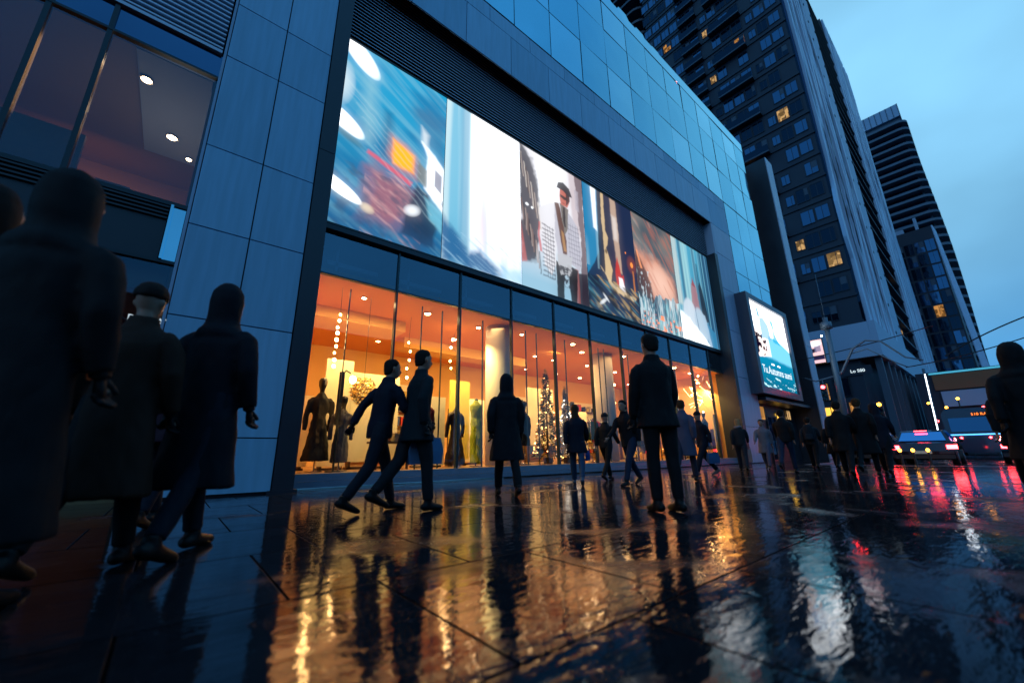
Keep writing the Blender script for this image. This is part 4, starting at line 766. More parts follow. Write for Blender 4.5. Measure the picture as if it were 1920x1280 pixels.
# ------------------------------------------------------------------ shop display
def torso(b, x, y, z, k=1., hem=-.55, fl=1.):
    b.rings([(x, y, z+hem*k, .17*k*fl, .14*k*fl), (x, y, z-.1*k, .15*k, .11*k), (x, y, z+.1*k, .13*k, .1*k), (x, y, z+.3*k, .17*k, .12*k), (x, y, z+.42*k, .18*k, .1*k), (x, y, z+.48*k, .1*k, .08*k), (x, y, z+.55*k, .05*k, .05*k)], 20)
def mannequin(x, y, label, rgb, hem=-.6, k=1.15, base=.3, z=1.25, sleeves=True, fl=1.1, rz=0, head=True, glossy=.6):
    o = thing('mannequin', label, 'mannequin', (x, y, base))
    b = MB(); b.rings([(x, y, base, .2, .2), (x, y, base+.03, .2, .2), (x, y, base+.035, .03, .03)], 18); b.tube([(x, y, base+.03), (x, y, z+.2)], .018, 8); b.build('stand', M['chrome'], o)
    h = MB(1); off = 0
    h.rings([(0, 0, .3, .1, .08), (0, 0, .44, .12, .08), (0, 0, .5, .06, .055), (0, 0, .58, .045, .045), (0, 0, .64, .055, .06), (0, 0, .7, .075, .085), (0, 0, .8, .08, .095), (0, 0, .86, .05, .06)] if head else [(0, 0, .3, .1, .08), (0, 0, .44, .12, .08), (0, 0, .5, .06, .055), (0, 0, .58, .045, .045), (0, 0, .6, .02, .02)], 16)
    a = mobj('bust', remesh(h, .018, 2), M['black'], o); a.location = (0, 0, (z-base)*S); a.scale = (k*S,)*3
    h = MB(1); torso(h, 0, 0, 0, 1, hem, fl)
    if sleeves:
        for s_ in (1, -1): h.tube([(s_*.12, 0, .42), (s_*.19, 0, .36), (s_*.24, .02, .1), (s_*.24, .05, -.18)], [.06, .065, .055, .045], 12)
    a = mobj('garment', remesh(h, .018, 2, .02, 9, x*2), fabric(rgb, glossy), o); a.location = (0, 0, (z-base)*S); a.scale = (k*S,)*3; a.rotation_euler = (0, 0, rz)
    return o
mannequin(2.62, 10.35, 'mannequin in a long dark coat at the left end of the storefront', (.03, .028, .035), -.75, 1.2, z=1.45, fl=1.5)
mannequin(3.1, 10.15, 'mannequin in a grey striped skirt suit beside the mannequin in the long dark coat', (.14, .13, .14), -.7, 1.0, z=1.2, fl=1.2)
mannequin(5.45, 10.5, 'mannequin in a wine red jacket before the big cream board', (.11, .012, .03), -.35, 1.15, z=1.45)
mannequin(6.55, 10.6, 'mannequin in a brown black sparkling gown left of the lime green dress', (.05, .025, .02), -.85, 1.15, z=1.35, fl=1.7, head=False, glossy=.3)
mannequin(7.12, 10.35, 'mannequin in a lime green sleeveless dress next to the round column', (.42, .45, .03), -1.0, 1.2, z=1.6, sleeves=False, fl=.9, head=False)
mannequin(9.35, 10.9, 'mannequin in a mustard dress left of the tall Christmas tree', (.5, .28, .04), -.7, 1.1, z=1.35, fl=1.2)
mannequin(11.9, 10.7, 'mannequin in an orange coat right of the silver Christmas tree', (.6, .2, .04), -.7, 1.15, z=1.6)
mannequin(12.5, 11.0, 'mannequin in a scarlet jacket behind the mannequin in the orange coat', (.5, .03, .02), -.5, 1.15, z=1.5)
mannequin(22.3, 10.5, 'mannequin in a navy coat at the right end of the storefront', (.02, .025, .05), -.8, 1.2, z=1.7, fl=1.2)
mannequin(16.6, 10.8, 'mannequin in a beige trench coat behind the middle panes', (.4, .26, .13), -.75, 1.2, z=1.5)
mannequin(19.0, 10.9, 'mannequin in a charcoal dress in the dim right panes', (.05, .05, .06), -.8, 1.2, z=1.5)
def board(x0, x1, y, z0, z1, label, mt, lean=0.):
    o = thing('display_board', label, 'display board', ((x0+x1)/2, y, .3))
    b = MB(); b.box(x0, x1, y, y+.06, z0, z1); b.build('board', M[mt], o)
    b = MB(); b.box(x0+.1, x0+.16, y+.061, y+.3, .3, z1*.7); b.box(x1-.16, x1-.1, y+.061, y+.3, .3, z1*.7); b.box(x0+.05, x1-.05, y+.061, y+.3, .3, .36); b.build('support', M['wood'], o)
board(2.85, 3.55, 11.1, .4, 3.15, 'tall narrow cream display board at the left end of the storefront', 'cream')
board(3.62, 5.0, 11.3, .5, 2.9, 'wide pale board behind the hanging golden wreath', 'cream')
board(5.35, 6.35, 10.9, .35, 2.35, 'cream board with lit face behind the mannequin in the wine red jacket', 'cream')
board(6.75, 7.5, 11.3, .5, 3.0, 'yellow board behind the mannequin in the lime green dress', 'yellow')
board(22.75, 23.25, 10.2, .4, 2.6, 'yellow board at the right end of the storefront', 'yellow')
board(21.3, 22.0, 11.3, .4, 2.4, 'cream board behind the mannequin in the navy coat', 'cream')
board(2.1, 2.75, 11.6, .4, 2.2, 'low cream board behind the long dark coat', 'cream'); board(7.6, 8.9, 12.4, .4, 2.6, 'cream board behind the round white column', 'cream'); board(13.2, 15.0, 12.6, .4, 2.5, 'cream board behind the grey column', 'cream'); board(17.4, 18.8, 12.4, .4, 2.3, 'yellow board behind the small glowing tree', 'yellow')
board(9.6, 10.3, 12.6, .4, 2.8, 'cream board behind the tall Christmas tree', 'cream'); board(11.4, 13.0, 12.8, 1.0, 3.4, 'wide bright board behind the orange and scarlet coats', 'cream')
# post with hanging scarf
o = thing('garment_stand', 'slim dark stand with hanging scarf beside the mannequin in the long dark coat', 'garment stand', (2.95, 10.0, .3))
b = MB(); b.tube([(2.95, 10.0, .3), (2.97, 10.0, 2.55), (3.02, 10.0, 2.66), (3.14, 10.0, 2.6)], .022, 8); b.rings([(2.95, 10.0, .3, .18, .18), (2.95, 10.0, .33, .17, .17)], 16); b.build('post', M['frame'], o)
b = MB(); b.box(2.87, 2.99, 9.95, 9.98, 1.35, 2.6); b.build('scarf', fabric((.05, .06, .08)), o); b = MB(); b.ball((3.2, 10, 2.45), .08, .08, .1); b.build('lamp', M['bulb'], o)
# hanging wreath
def leafball(name, label, cat, c, r, n, mats, cord=None, squash=1.2):
    o = thing(name, label, cat, c); rnd = random.Random(5); b = MB()
    for i in range(n):
        v = Vector((rnd.gauss(0, 1), rnd.gauss(0, 1), rnd.gauss(0, 1))).normalized()*r*rnd.uniform(.6, 1); p = Vector(c)+Vector((v.x, v.y, v.z*squash)); a = Vector((rnd.gauss(0, 1), rnd.gauss(0, 1), rnd.gauss(0, 1))).normalized()*.05; q = a.orthogonal().normalized()*.022
        b.m(i % len(mats)).add([p-a, p+q, p+a, p-q], [(0, 1, 2, 3)])
    b.build('leaves', mats, o)
    if cord: b = MB(); b.tube([(c[0], c[1], c[2]+r*.5), (c[0], c[1], 4.83)], .006, 6); b.build('cord', M['black'], o)
    return o
leafball('hanging_wreath', 'bushy golden brown wreath hanging behind the left storefront pane', 'wreath', (3.62, 10.4, 2.25), .32, 900, [M['gold'], M['wood'], pmat('gold_pale', (.7, .45, .12), .3, .8)], True)
# columns
for x, y, l in ((8.15, 10.5, 'thick round white column behind the glass beside the lime green dress'), (14.2, 10.9, 'round grey column in the middle of the storefront'), (20.2, 11.2, 'round column behind the dim right panes')):
    b = MB(); b.rings([(x, y, .3, .47, .47), (x, y, 4.84, .47, .47)], 32); tag(b.build('column', M['colm'], None, True), l, 'column')
# Christmas trees
def xtree(x, y, h, r, label, needle, lights, nn=2600, ns=70):
    o = thing('christmas_tree', label, 'christmas tree', (x, y, .3)); rnd = random.Random(int(x*10))
    b = MB(); b.rings([(x, y, .3, .16, .16), (x, y, .5, .18, .18)], 14); b.tube([(x, y, .5), (x, y, .3+h*.95)], [.045, .01], 8); b.build('trunk', M['wood'], o)
    b = MB()
    for i in range(nn):
        t = rnd.random()**.75; z = .5+(1-t)*(h-.25); rr = r*(t*.95+.05)*(.75+.25*math.sin(z*14)); a = rnd.uniform(0, 6.283); q = rr*math.sqrt(rnd.uniform(.1, 1))
        p = Vector((x+q*math.cos(a), y+q*math.sin(a), z)); d = Vector((math.cos(a)*rnd.uniform(.5, 1), math.sin(a)*rnd.uniform(.5, 1), rnd.uniform(-.5, .3))).normalized()*.11; s_ = d.cross(Vector((rnd.gauss(0, 1), rnd.gauss(0, 1), 1))).normalized()*.02
        b.add([p-s_, p+d, p+s_], [(0, 1, 2)])
    b.build('foliage', needle, o)
    b = MB(); c = MB()
    for i in range(ns*2):
        t = rnd.random()**.7; z = .5+(1-t)*(h-.3); rr = r*(t*.95+.05); a = rnd.uniform(0, 6.283); p = (x+rr*math.cos(a), y+rr*math.sin(a), z)
        (b if i % 2 else c).ball(p, *((.016,)*3 if i % 2 else (.04,)*3), 8, 5)
    b.build('fairy_lights', lights, o); c.build('baubles', M['gold'] if needle.name.startswith('n') else M['chrome'], o, True)
    b = MB(); zt = .3+h
    for i in range(5): a = i*1.2566; b.add([(x, y-.01, zt), (x+.05*math.cos(a+.6), y, zt+.05*math.sin(a+.6)), (x+.13*math.cos(a), y, zt+.13*math.sin(a)), (x+.05*math.cos(a-.6), y, zt+.05*math.sin(a-.6))], [(0, 1, 2, 3), (3, 2, 1, 0)])
    b.build('star', M['gold'], o)
xtree(10.35, 10.55, 3.3, .55, 'tall green Christmas tree with red and gold lights in the shop window', pmat('needle_green', (.03, .05, .02), .6), M['fairy'])
xtree(11.15, 10.35, 2.7, .42, 'silver Christmas tree with white lights right of the tall green one', pmat('silver_tinsel', (.4, .42, .46), .3, .7), M['fairyw'])
xtree(18.0, 10.3, 1.9, .32, 'small glowing Christmas tree by the right panes', pmat('needle_dim', (.03, .045, .02), .6), M['fairy'], 1200, 40)
# hanging strings of bulbs
def bulbs(x, y, z0, z1, n, label, r=.035, wob=.05):
    o = thing('light_string', label, 'string lights', (x, y, z1)); rnd = random.Random(int(x*7)); pts = [(x+rnd.uniform(-wob, wob), y+rnd.uniform(-wob, wob), z1+(z0-z1)*i/(n-1)) for i in range(n)]
    b = MB(); b.tube([(x, y, 4.83)]+pts, .005, 5); b.build('cable', M['black'], o)
    for p in pts: b = MB(); q = r*rnd.uniform(.7, 1.3); b.ball(p, q, q, q*1.2, 10, 6); b.build('bulb', M['bulb'], o, True)
bulbs(2.78, 10.15, 2.75, 4.1, 9, 'vertical string of warm bulbs at the left end of the storefront'); bulbs(5.2, 11.2, 2.9, 4.0, 5, 'short string of warm bulbs above the cream boards', .03)
bulbs(7.0, 11.4, 3.2, 4.4, 6, 'string of warm bulbs left of the round white column', .035, .2); bulbs(15.0, 11.0, 2.2, 3.6, 6, 'string of warm bulbs right of the grey column', .04, .15)
bulbs(21.0, 10.2, 2.6, 4.5, 7, 'string of warm bulbs within the swirl of light rods', .04, .4)
o = thing('light_sculpture', 'swirl of thin glowing rods hanging behind the right end of the storefront', 'light sculpture', (22, 10.1, 4.5)); rnd = random.Random(8)
for i in range(16):
    p = Vector((20.6+rnd.random()*2.2, 10.0+rnd.random()*.5, 2.7+rnd.random()*1.9)); a = rnd.uniform(-1, 1); d = Vector((math.cos(a), 0, math.sin(a)*.9))*rnd.uniform(.15, .4); b = MB(); b.tube([p-d, p+d], .011, 6); b.build('rod', M['fairy'], o)
b = MB(); b.tube([(22.6, 10.3, 4.83), (21.8, 10.1, 4.2), (21.1, 10.2, 3.5), (21.7, 10.1, 3.0), (22.4, 10.2, 2.8)], .01, 6); b.build('wire', M['chrome'], o)
# clothes rails with hanging garments
def rail(x0, x1, y, z, label, cols):
    o = thing('clothes_rail', label, 'clothes rail', ((x0+x1)/2, y, .3))
    b = MB(); b.tube([(x0, y, .3), (x0, y, z), (x1, y, z), (x1, y, .3)], .018, 8); b.tube([(x0, y-.2, .32), (x0, y+.2, .32)], .018, 8); b.tube([(x1, y-.2, .32), (x1, y+.2, .32)], .018, 8); b.build('frame', M['chrome'], o, True)
    n_ = len(cols)
    for i, (nm, c) in enumerate(cols):
        x = x0+(x1-x0)*(i+.7)/(n_+.4); h = MB(); L_ = .75+.2*((i*37) % 5)/5
        h.add([(x-.05, y-.2, z-.1), (x+.05, y-.2, z-.1), (x+.05, y+.2, z-.1), (x-.05, y+.2, z-.1), (x-.02, y-.05, z-.03), (x+.02, y-.05, z-.03), (x+.02, y+.05, z-.03), (x-.02, y+.05, z-.03), (x-.09, y-.24, z-L_), (x+.07, y-.24, z-L_), (x+.09, y+.24, z-L_-.03), (x-.06, y+.24, z-L_)], [(0, 1, 5, 4), (1, 2, 6, 5), (2, 3, 7, 6), (3, 0, 4, 7), (4, 5, 6, 7), (8, 9, 1, 0), (9, 10, 2, 1), (10, 11, 3, 2), (11, 8, 0, 3), (8, 11, 10, 9)])
        g_ = thing('garment', nm, 'garment', (x, y, z-.02)); h.build('cloth', fabric(c), g_); q = MB(); q.tube([(x, y, z-.03), (x, y, z+.01), (x, y+.02, z+.035), (x, y+.04, z+.02)], .005, 5); q.build('hanger_hook', M['chrome'], g_)
rail(8.95, 10.0, 11.6, 1.9, 'chrome clothes rail behind the mustard dress', [('red blouse hanging first on the rail behind the mustard dress', (.45, .03, .02)), ('mustard shirt hanging second on the rail behind the mustard dress', (.5, .3, .04)), ('dark green shirt hanging third on the rail behind the mustard dress', (.02, .05, .03)), ('orange top hanging fourth on the rail behind the mustard dress', (.5, .16, .03)), ('black jacket hanging last on the rail behind the mustard dress', (.02, .02, .02))])
rail(15.2, 17.2, 12.2, 1.95, 'chrome clothes rail behind the beige trench coat', [('white shirt hanging first on the rail behind the trench coat', (.6, .55, .5)), ('brown jacket hanging second on the rail behind the trench coat', (.15, .07, .03)), ('navy jacket hanging third on the rail behind the trench coat', (.02, .03, .07)), ('camel coat hanging fourth on the rail behind the trench coat', (.4, .22, .08)), ('grey pullover hanging fifth on the rail behind the trench coat', (.2, .2, .2))])
rail(3.75, 4.95, 12.0, 1.9, 'chrome clothes rail behind the low wooden table at the left', [('cream blouse hanging first on the rail behind the low table', (.6, .5, .3)), ('plum dress hanging second on the rail behind the low table', (.14, .02, .06)), ('ochre coat hanging third on the rail behind the low table', (.45, .25, .03)), ('black coat hanging fourth on the rail behind the low table', (.015, .015, .02)), ('rust shirt hanging fifth on the rail behind the low table', (.35, .09, .03))])
rail(12.7, 13.7, 10.5, 1.9, 'chrome clothes rail left of the round grey column', [('green coat hanging first on the rail left of the grey column', (.03, .08, .03)), ('red dress hanging second on the rail left of the grey column', (.4, .03, .02)), ('white shirt hanging third on the rail left of the grey column', (.55, .5, .42)), ('brown coat hanging fourth on the rail left of the grey column', (.1, .05, .02))])
rail(18.6, 19.8, 10.3, 1.9, 'chrome clothes rail in the dim right panes', [('dark blue coat hanging first on the rail in the dim right panes', (.02, .03, .08)), ('beige coat hanging second on the rail in the dim right panes', (.4, .28, .14)), ('wine red coat hanging third on the rail in the dim right panes', (.15, .02, .03)), ('grey coat hanging fourth on the rail in the dim right panes', (.15, .15, .15))])
mannequin(8.9, 10.15, 'mannequin in a short black coat just right of the round white column', (.02, .02, .024), -.45, 1.1, z=1.4)
mannequin(15.0, 10.0, 'mannequin in a grey suit just right of the round grey column', (.12, .12, .13), -.55, 1.15, z=1.5)
def table(x0, x1, y0, y1, z, label, items):
    o = thing('display_table', label, 'table', ((x0+x1)/2, (y0+y1)/2, .3)); b = MB(); b.box(x0, x1, y0, y1, z-.05, z); b.build('tabletop', M['wood'], o)
    for x in (x0+.05, x1-.1):
        for y in (y0+.05, y1-.1): b = MB(); b.box(x, x+.05, y, y+.05, .3, z-.05); b.build('leg', M['wood'], o)
    for (x, y, w, d_, h, c, l) in items:
        b = MB(); n_ = 4
        for i in range(n_): b.box(x+.01*(i % 2), x+w-.008*(i % 3), y, y+d_, z+h*i/n_+.004, z+h*(i+1)/n_-.003)
        tag(b.build('folded_clothes', fabric(c), None), l, 'folded clothes')
table(4.0, 5.0, 10.3, 10.9, 1.0, 'low wooden table in front of the pale board', [(4.1, 10.4, .35, .35, .16, (.3, .04, .03), 'stack of folded red jumpers on the low table by the pale board'), (4.55, 10.4, .35, .35, .22, (.35, .3, .22), 'stack of folded cream jumpers on the low table by the pale board')])
table(15.4, 17.0, 10.2, 10.7, .95, 'wooden table near the beige trench coat', [(15.5, 10.25, .4, .35, .2, (.4, .1, .03), 'stack of folded orange jumpers by the trench coat'), (16.1, 10.25, .4, .35, .16, (.05, .06, .1), 'stack of folded blue jumpers by the trench coat')])
# shelves on the back wall
for j, (x0, x1) in enumerate(((5.2, 8.0), (12.8, 16.0), (17.5, 21.0))):
    o = thing('wall_shelf', ['wall shelf of small goods behind the left panes', 'wall shelf of small goods behind the grey column', 'wall shelf of small goods behind the right panes'][j], 'shelf', ((x0+x1)/2, 16.3, .5))
    b = MB(); b.box(x0, x1, 16.4, 16.49, .4, 3.6); b.build('back_panel', M['cream'], o)
    for z in (.6, 1.2, 1.8, 2.4, 3.0): b = MB(); b.box(x0, x1, 16.05, 16.399, z, z+.04); b.build('shelf_board', M['wood'], o)
    b = MB(); rnd = random.Random(j)
    for z in (.64, 1.24, 1.84, 2.44, 3.04):
        x = x0+.05
        while x < x1-.3: w = rnd.uniform(.1, .3); b.m(rnd.randrange(5)).box(x, x+w*.8, 16.1, 16.35, z+.002, z+rnd.uniform(.12, .4)); x += w+.05
    ob = b.build('goods', [fabric(c) for c in ((.5, .05, .03), (.05, .08, .2), (.5, .35, .1), (.04, .04, .04), (.45, .4, .35))], o)

# ------------------------------------------------------------------ towers
def tower_windows(T, cells, plane, litset, cap=100, sk=M['tmid']):
    """cells: (a0,a1,z0,z1) rectangles on a plane ('x',X) or ('y',Y); nearest hundred as parts, the rest one part"""
    ax, c0 = plane
    def cell(mb, a0, a1, z0, z1, pm, d=.10):
        def bx(a, b_, za, zb, o0, o1):
            if ax == 'x': mb.box(c0-o1, c0-o0, a, b_, za, zb)
            else: mb.box(a, b_, c0-o1, c0-o0, za, zb)
        mb.m(pm); bx(a0, a1, z0, z1, .02, .05); mb.m(1); am = a0+(a1-a0)*(.5 if (int(z0*7+a0*3) % 3) else .33); bx(am-.03, am+.03, z0, z1, .051, .075)
        if int(z0*5+a0) % 4 == 0: mb.m(6); bx(a0+.02, am-.03, z0+(z1-z0)*.45, z1, .0505, .054)
        mb.m(1); bx(a0-.06, a1+.06, z0-.07, z0-.005, .01, d); bx(a0-.06, a1+.06, z1+.005, z1+.07, .01, d); bx(a0-.07, a0-.004, z0-.004, z1+.004, .01, d); bx(a1+.004, a1+.07, z0-.004, z1+.004, .01, d)
    cells = sorted(cells, key=lambda c: c[2]); rest = MB(); k = 0; vis = 0
    mats = [M['wglass'], M['tdark'], M['wglass2'], M['warmwin'], M['warmwin2'], M['curtain'], M['tmid']]
    for c in cells:
        lit = litset(c); pm = lit if lit else (0 if random.random() < .62 else 2)
        if k < cap: q = MB(); cell(q, *c, pm); q.build('window', mats, T); k += 1
        else: cell(rest, *c, pm)
    if rest.v: ob = rest.build('windows', mats, T); ob['kind'] = 'stuff'
def litfn(pts, rad=(.9, 1.3), p=0., m=(3, 4)):
    def f(c):
        a, z = (c[0]+c[1])/2, (c[2]+c[3])/2
        for i, q in enumerate(pts):
            if abs(a-q[0]) < rad[0] and abs(z-q[1]) < rad[1]: return m[i % 2]
        return m[random.randrange(2)] if random.random() < p else 0
    return f
TA = thing('apartment_tower', 'tall dark apartment tower with lit windows and a pale ribbed side face above the street', 'tower', (72, 20, 0))
XA = 60
b = MB(); b.box(XA, 87, 8.1, 29, 10.6, 108); b.build('shell', M['tdark'], TA)
FH = 3.35; cells = []
bays = []
y = 8.5
while y < 28.5: bays.append(y); y += 1.62
z = 15
fl_ = 0
slabs = MB()
while z < 106:
    for i, y in enumerate(bays):
        if i in (2, 6) : 
            if (fl_*7+i) % 3: cells.append((y+.1, y+1.0, z+.9, z+2.3))
            continue
        if 3 <= i <= 5 and fl_ % 2 == 0: cells.append((y+.05, y+1.45, z+.35, z+2.7)); continue
        if (fl_*5+i*3) % 11 == 0: continue
        cells.append((y+.08, y+1.42, z+.75+(.0 if i % 2 else .1), z+2.65))
    slabs.box(XA-.16, XA, 8.0, 29, z-.1, z+.22)
    z += FH; fl_ += 1
slabs.build('floor_bands', M['tdark'], TA)
lits = [(12.5, 38.4), (9.7, 25.2), (13.1, 54), (16.6, 56.6), (12.7, 24.9), (19.4, 60.7), (12.7, 51.2), (18.0, 55.5), (19.8, 58), (11.2, 47), (15.5, 40.5), (9.7, 24.0), (14.6, 63)]
tower_windows(TA, [c for c in cells], ('x', XA), litfn(lits, (.75, 1.2), .012), 100)
z = 15+FH; k = 0
while z < 104:
    for (y0, y1, d) in ((13.2, 18.2, .9), (19.6, 22.8, .7)):
        if (k+int(y0)) % 2 == 0 or y0 > 19:
            b = MB(); b.box(XA-d-.17, XA-.17, y0, y1, z-.12, z+.12); b.m(1).box(XA-d-.16, XA-d-.12, y0+.02, y1-.02, z+.13, z+1.1); b.build('balcony', [M['tmid'], M['wglass2']], TA)
    z += FH; k += 1
# side face: pale ribs weaving over dark glass
b = MB(); b.box(XA+.05, 79.4, 7.85, 8.1, 14.6, 108); b.build('side_glazing', M['wglass2'], TA)
def lattice(x0, x1, y, z0, z1, n, seed, w=.95, T=None, amp=.8):
    rnd = random.Random(seed)
    for i in range(n):
        xc = x0+(x1-x0)*(i+.5)/n; pts = []; z = z0; off = rnd.uniform(-.3, .3)
        while z < z1:
            pts.append((xc+off, z)); z += rnd.uniform(2.5, 5.5); off = max(-amp, min(amp, off+rnd.uniform(-.9, .9)))
        pts.append((xc, z1)); mb = MB(); vs = []; ww = (x1-x0)/n*w/2
        for (x, zz) in pts:
            w2 = ww*rnd.uniform(.65, 1.15); vs += [(x-w2, y-.35, zz), (x+w2, y-.35, zz), (x+w2, y, zz), (x-w2, y, zz)]
        fs = [(4*j+a, 4*j+(a+1) % 4, 4*j+4+(a+1) % 4, 4*j+4+a) for j in range(len(pts)-1) for a in range(4)]+[(3, 2, 1, 0), tuple(4*(len(pts)-1)+a for a in range(4))]
        mb.add(vs, fs); mb.build('rib', M['tlight'], T)
lattice(XA+.3, 79, 7.84, 14.6, 108, 10, 3, .62, TA, 1.1)
b = MB(); panels(b, 79.4, 86.8, 14.6, 108, [], list(range(20, 108, 6)), 7.6, .3, .02); b.build('pale_panel', [M['tlight2']]*3, TA)
b = MB()
for z in np.arange(17, 106, 4.4): b = MB(); b.rings([(80.4, 7.55, z, .16, .06), (80.4, 7.55, z+.4, .16, .06)], 10); b.build('vent', M['tdark'], TA); b = MB(); b.rings([(85.9, 7.55, z+2, .16, .06), (85.9, 7.55, z+2.4, .16, .06)], 10); b.build('vent', M['tdark'], TA)

b = MB(); b.box(58.6, 112, 7.0, 7.6, 10.6, 14.6); b.box(58.6, 59.2, 7.61, 22, 10.6, 14.6); b.build('podium_band', M['tlight2'], TA)
b = MB(); b.box(59.3, 112, 9.2, 29, 0, 10.5); b.build('podium', M['tdark'], TA)
b = MB(); b.box(59.25, 112, 7.62, 9.4, 10.5, 10.6); b.build('podium_soffit', M['tdark'], TA)
for i in range(14):
    x = 59.3+i*3.9; b = MB(); b.box(x, x+.6, 7.3, 7.9, 0, 10.5); b.build('podium_column', M['tmid'], TA)
    b = MB(); b.box(x+.61, x+.68, 7.35, 7.45, .2, 10.3); b.build('strip_light', M['blue_glow'] if i % 3 else M['curtain2'], TA)  # blue column reflections drawn as glowing and glassy strips, not lamps
for y0, y1, z0, z1, m_ in ((9.4, 10.1, 1.2, 3.6, 'warmwin'), (12.2, 13.4, 3.2, 5.4, 'yellowwin'), (13.6, 14.3, 3.0, 5.2, 'yellowwin'), (14.5, 15.0, 3.3, 5.0, 'warmwin'), (10.3, 11.0, 4.4, 5.8, 'warmwin'), (12.6, 13.6, 6.3, 8.2, 'warmwin'), (14.0, 15.2, 6.4, 8.0, 'wglass'), (10.6, 12.0, 6.6, 8.6, 'wglass')):
    b = MB(); b.box(59.20, 59.24, y0, y1, z0, z1); b.m(1).box(59.14, 59.24, y0-.08, y0, z0-.08, z1+.08).box(59.14, 59.24, y1, y1+.08, z0-.08, z1+.08).box(59.14, 59.24, y0, y1, z1, z1+.08).box(59.14, 59.24, y0, y1, z0-.08, z0).box(59.17, 59.195, (y0+y1)/2-.04, (y0+y1)/2+.04, z0, z1); b.build('shop_window', [M[m_], M['frame']], TA)
tt = text_mesh('lettering', 'Lo 500', .42, M['whitetext'], TA, (59.12, 9.55, 9.25), (R_(90), 0, R_(-90)), .02)
b = MB(); b.box(59.16, 59.2, 8.3, 10.9, 8.8, 9.8); b.build('sign_board', M['tdark'], TA)
tl = text_mesh('lettering', 'LOSIS', 1.5, M['warmwin2'], TA, (59.75, 23.9, 88.2), (R_(90), 0, R_(-90)), .03)

TB = thing('apartment_tower', 'second dark tower with stepped roof and wavy pale ribs directly behind the first', 'tower', (105, 16, 0))
b = MB(); b.box(88, 107.6, 8.6, 24, 0, 99); b.box(107.6, 134, 8.0, 24, 14, 104); b.box(101, 107.5, 8.55, 22, 99, 104); b.build('shell', M['tdark'], TB)
for k_, z in enumerate(np.arange(15, 98, FH)):
    b = MB(); b.box(87.6, 107.4, 7.75, 8.6, z, z+.28); b.build('balcony_slab', M['tmid'], TB)
tower_windows(TB, [(x, x+2.6, z+.6, z+2.9) for z in np.arange(15, 96, FH) for x in (89, 93, 97, 101)], ('y', 8.58), litfn([(102, 30), (98, 20)], (2, 2), .0), 40)
lattice(108, 134, 7.95, 14.6, 104, 9, 9, .72, TB, 1.4)
b = MB(); b.box(112, 150, 8.4, 24, 0, 14); b.build('podium', M['tdark'], TB)

TC = thing('balcony_tower', 'distant slim tower with stacked rounded balcony slabs against the sky', 'tower', (200, 6, 0))
b = MB(); b.box(200, 222, .9, 12, 0, 126); b.build('core', M['tmid'], TC)
def roundslab(x0, x1, y0, y1, z, t, r, n_=6):
    pts = [(x0, y1), (x0, y0+r)]+[(x0+r-r*math.cos(a), y0+r-r*math.sin(a)) for a in [i*math.pi/2/n_ for i in range(1, n_)]]+[(x0+r, y0), (x1, y0), (x1, y1)]
    mb = MB(); m_ = len(pts); mb.add([(x, y, z) for x, y in pts]+[(x, y, z+t) for x, y in pts], [tuple(range(m_)), tuple(m_+i for i in reversed(range(m_)))]+[(i, m_+i, m_+(i+1) % m_, (i+1) % m_) for i in range(m_)]); return mb
for k_, z in enumerate(np.arange(3, 124, 3.3)): roundslab(196.6-.5*math.sin(z*.05), 224, -.9+.4*math.sin(z*.07), 13.2, z, .95, 3.2).build('balcony_slab', M['slab'], TC)
for k_, z in enumerate(np.arange(5, 122, 3.3)): b = MB(); b.box(199.86, 199.98, 1.5, 11.5, z, z+1.5); b.build('window_band', M['wglass'], TC)
b = MB(); b.box(199, 221, .5, 12.4, 126, 131.5); b.m(1)
for y in np.arange(.6, 12.4, 1.7): b.box(198.85, 199, y, y+.12, 126, 131.5)
b.build('penthouse', [M['tlight2'], M['tdark']], TC)

TD = thing('glass_block', 'mid height dark glass block with blue tinted grid in front of the slim balcony tower', 'building', (155, 6, 0))
b = MB(); b.box(150, 185, 1.6, 10.5, 0, 59); b.build('shell', M['tdark'], TD)
tower_windows(TD, [(y, y+1.75, z, z+3.2) for z in np.arange(4, 55, 3.7) for y in np.arange(1.9, 9.8, 2.08)], ('x', 150), litfn([(4.6, 34), (2.4, 26)], (.5, 1.3), .01), 60)
b = MB()
for i in range(9): b.tube([(150+i*.6, 1.5-i*.04, 59), (149.5+i*.5, 1.2-.1*i, 40), (149+i*.4, .7-.12*i, 15)], .16, 6)
b.build('edge_fins', M['tlight'], TD)
b = MB(); b.box(151, 153, 4.0, 4.6, 59, 63); b.build('roof_mast', M['tlight2'], TD); b = MB(); b.box(150.5, 152, 7, 10, 59, 60.4); b.build('roof_plant', M['tlight2'], TD)

TE = thing('balcony_tower', 'dark tower with curved balconies cut by the top of the frame above the teal glass', 'tower', (66, 38, 0))
b = MB(); b.box(64, 90, 31, 52, 0, 125); b.build('core', M['tdark'], TE)
for z in np.arange(50, 124, 3.4): roundslab(60.8, 80, 29.4, 52, z, .55, 3.).build('balcony_slab', M['tmid'], TE); b = MB(); b.box(63.8, 63.96, 31.5, 51, z+1., z+2.8); b.build('window_band', M['wglass'], TE)
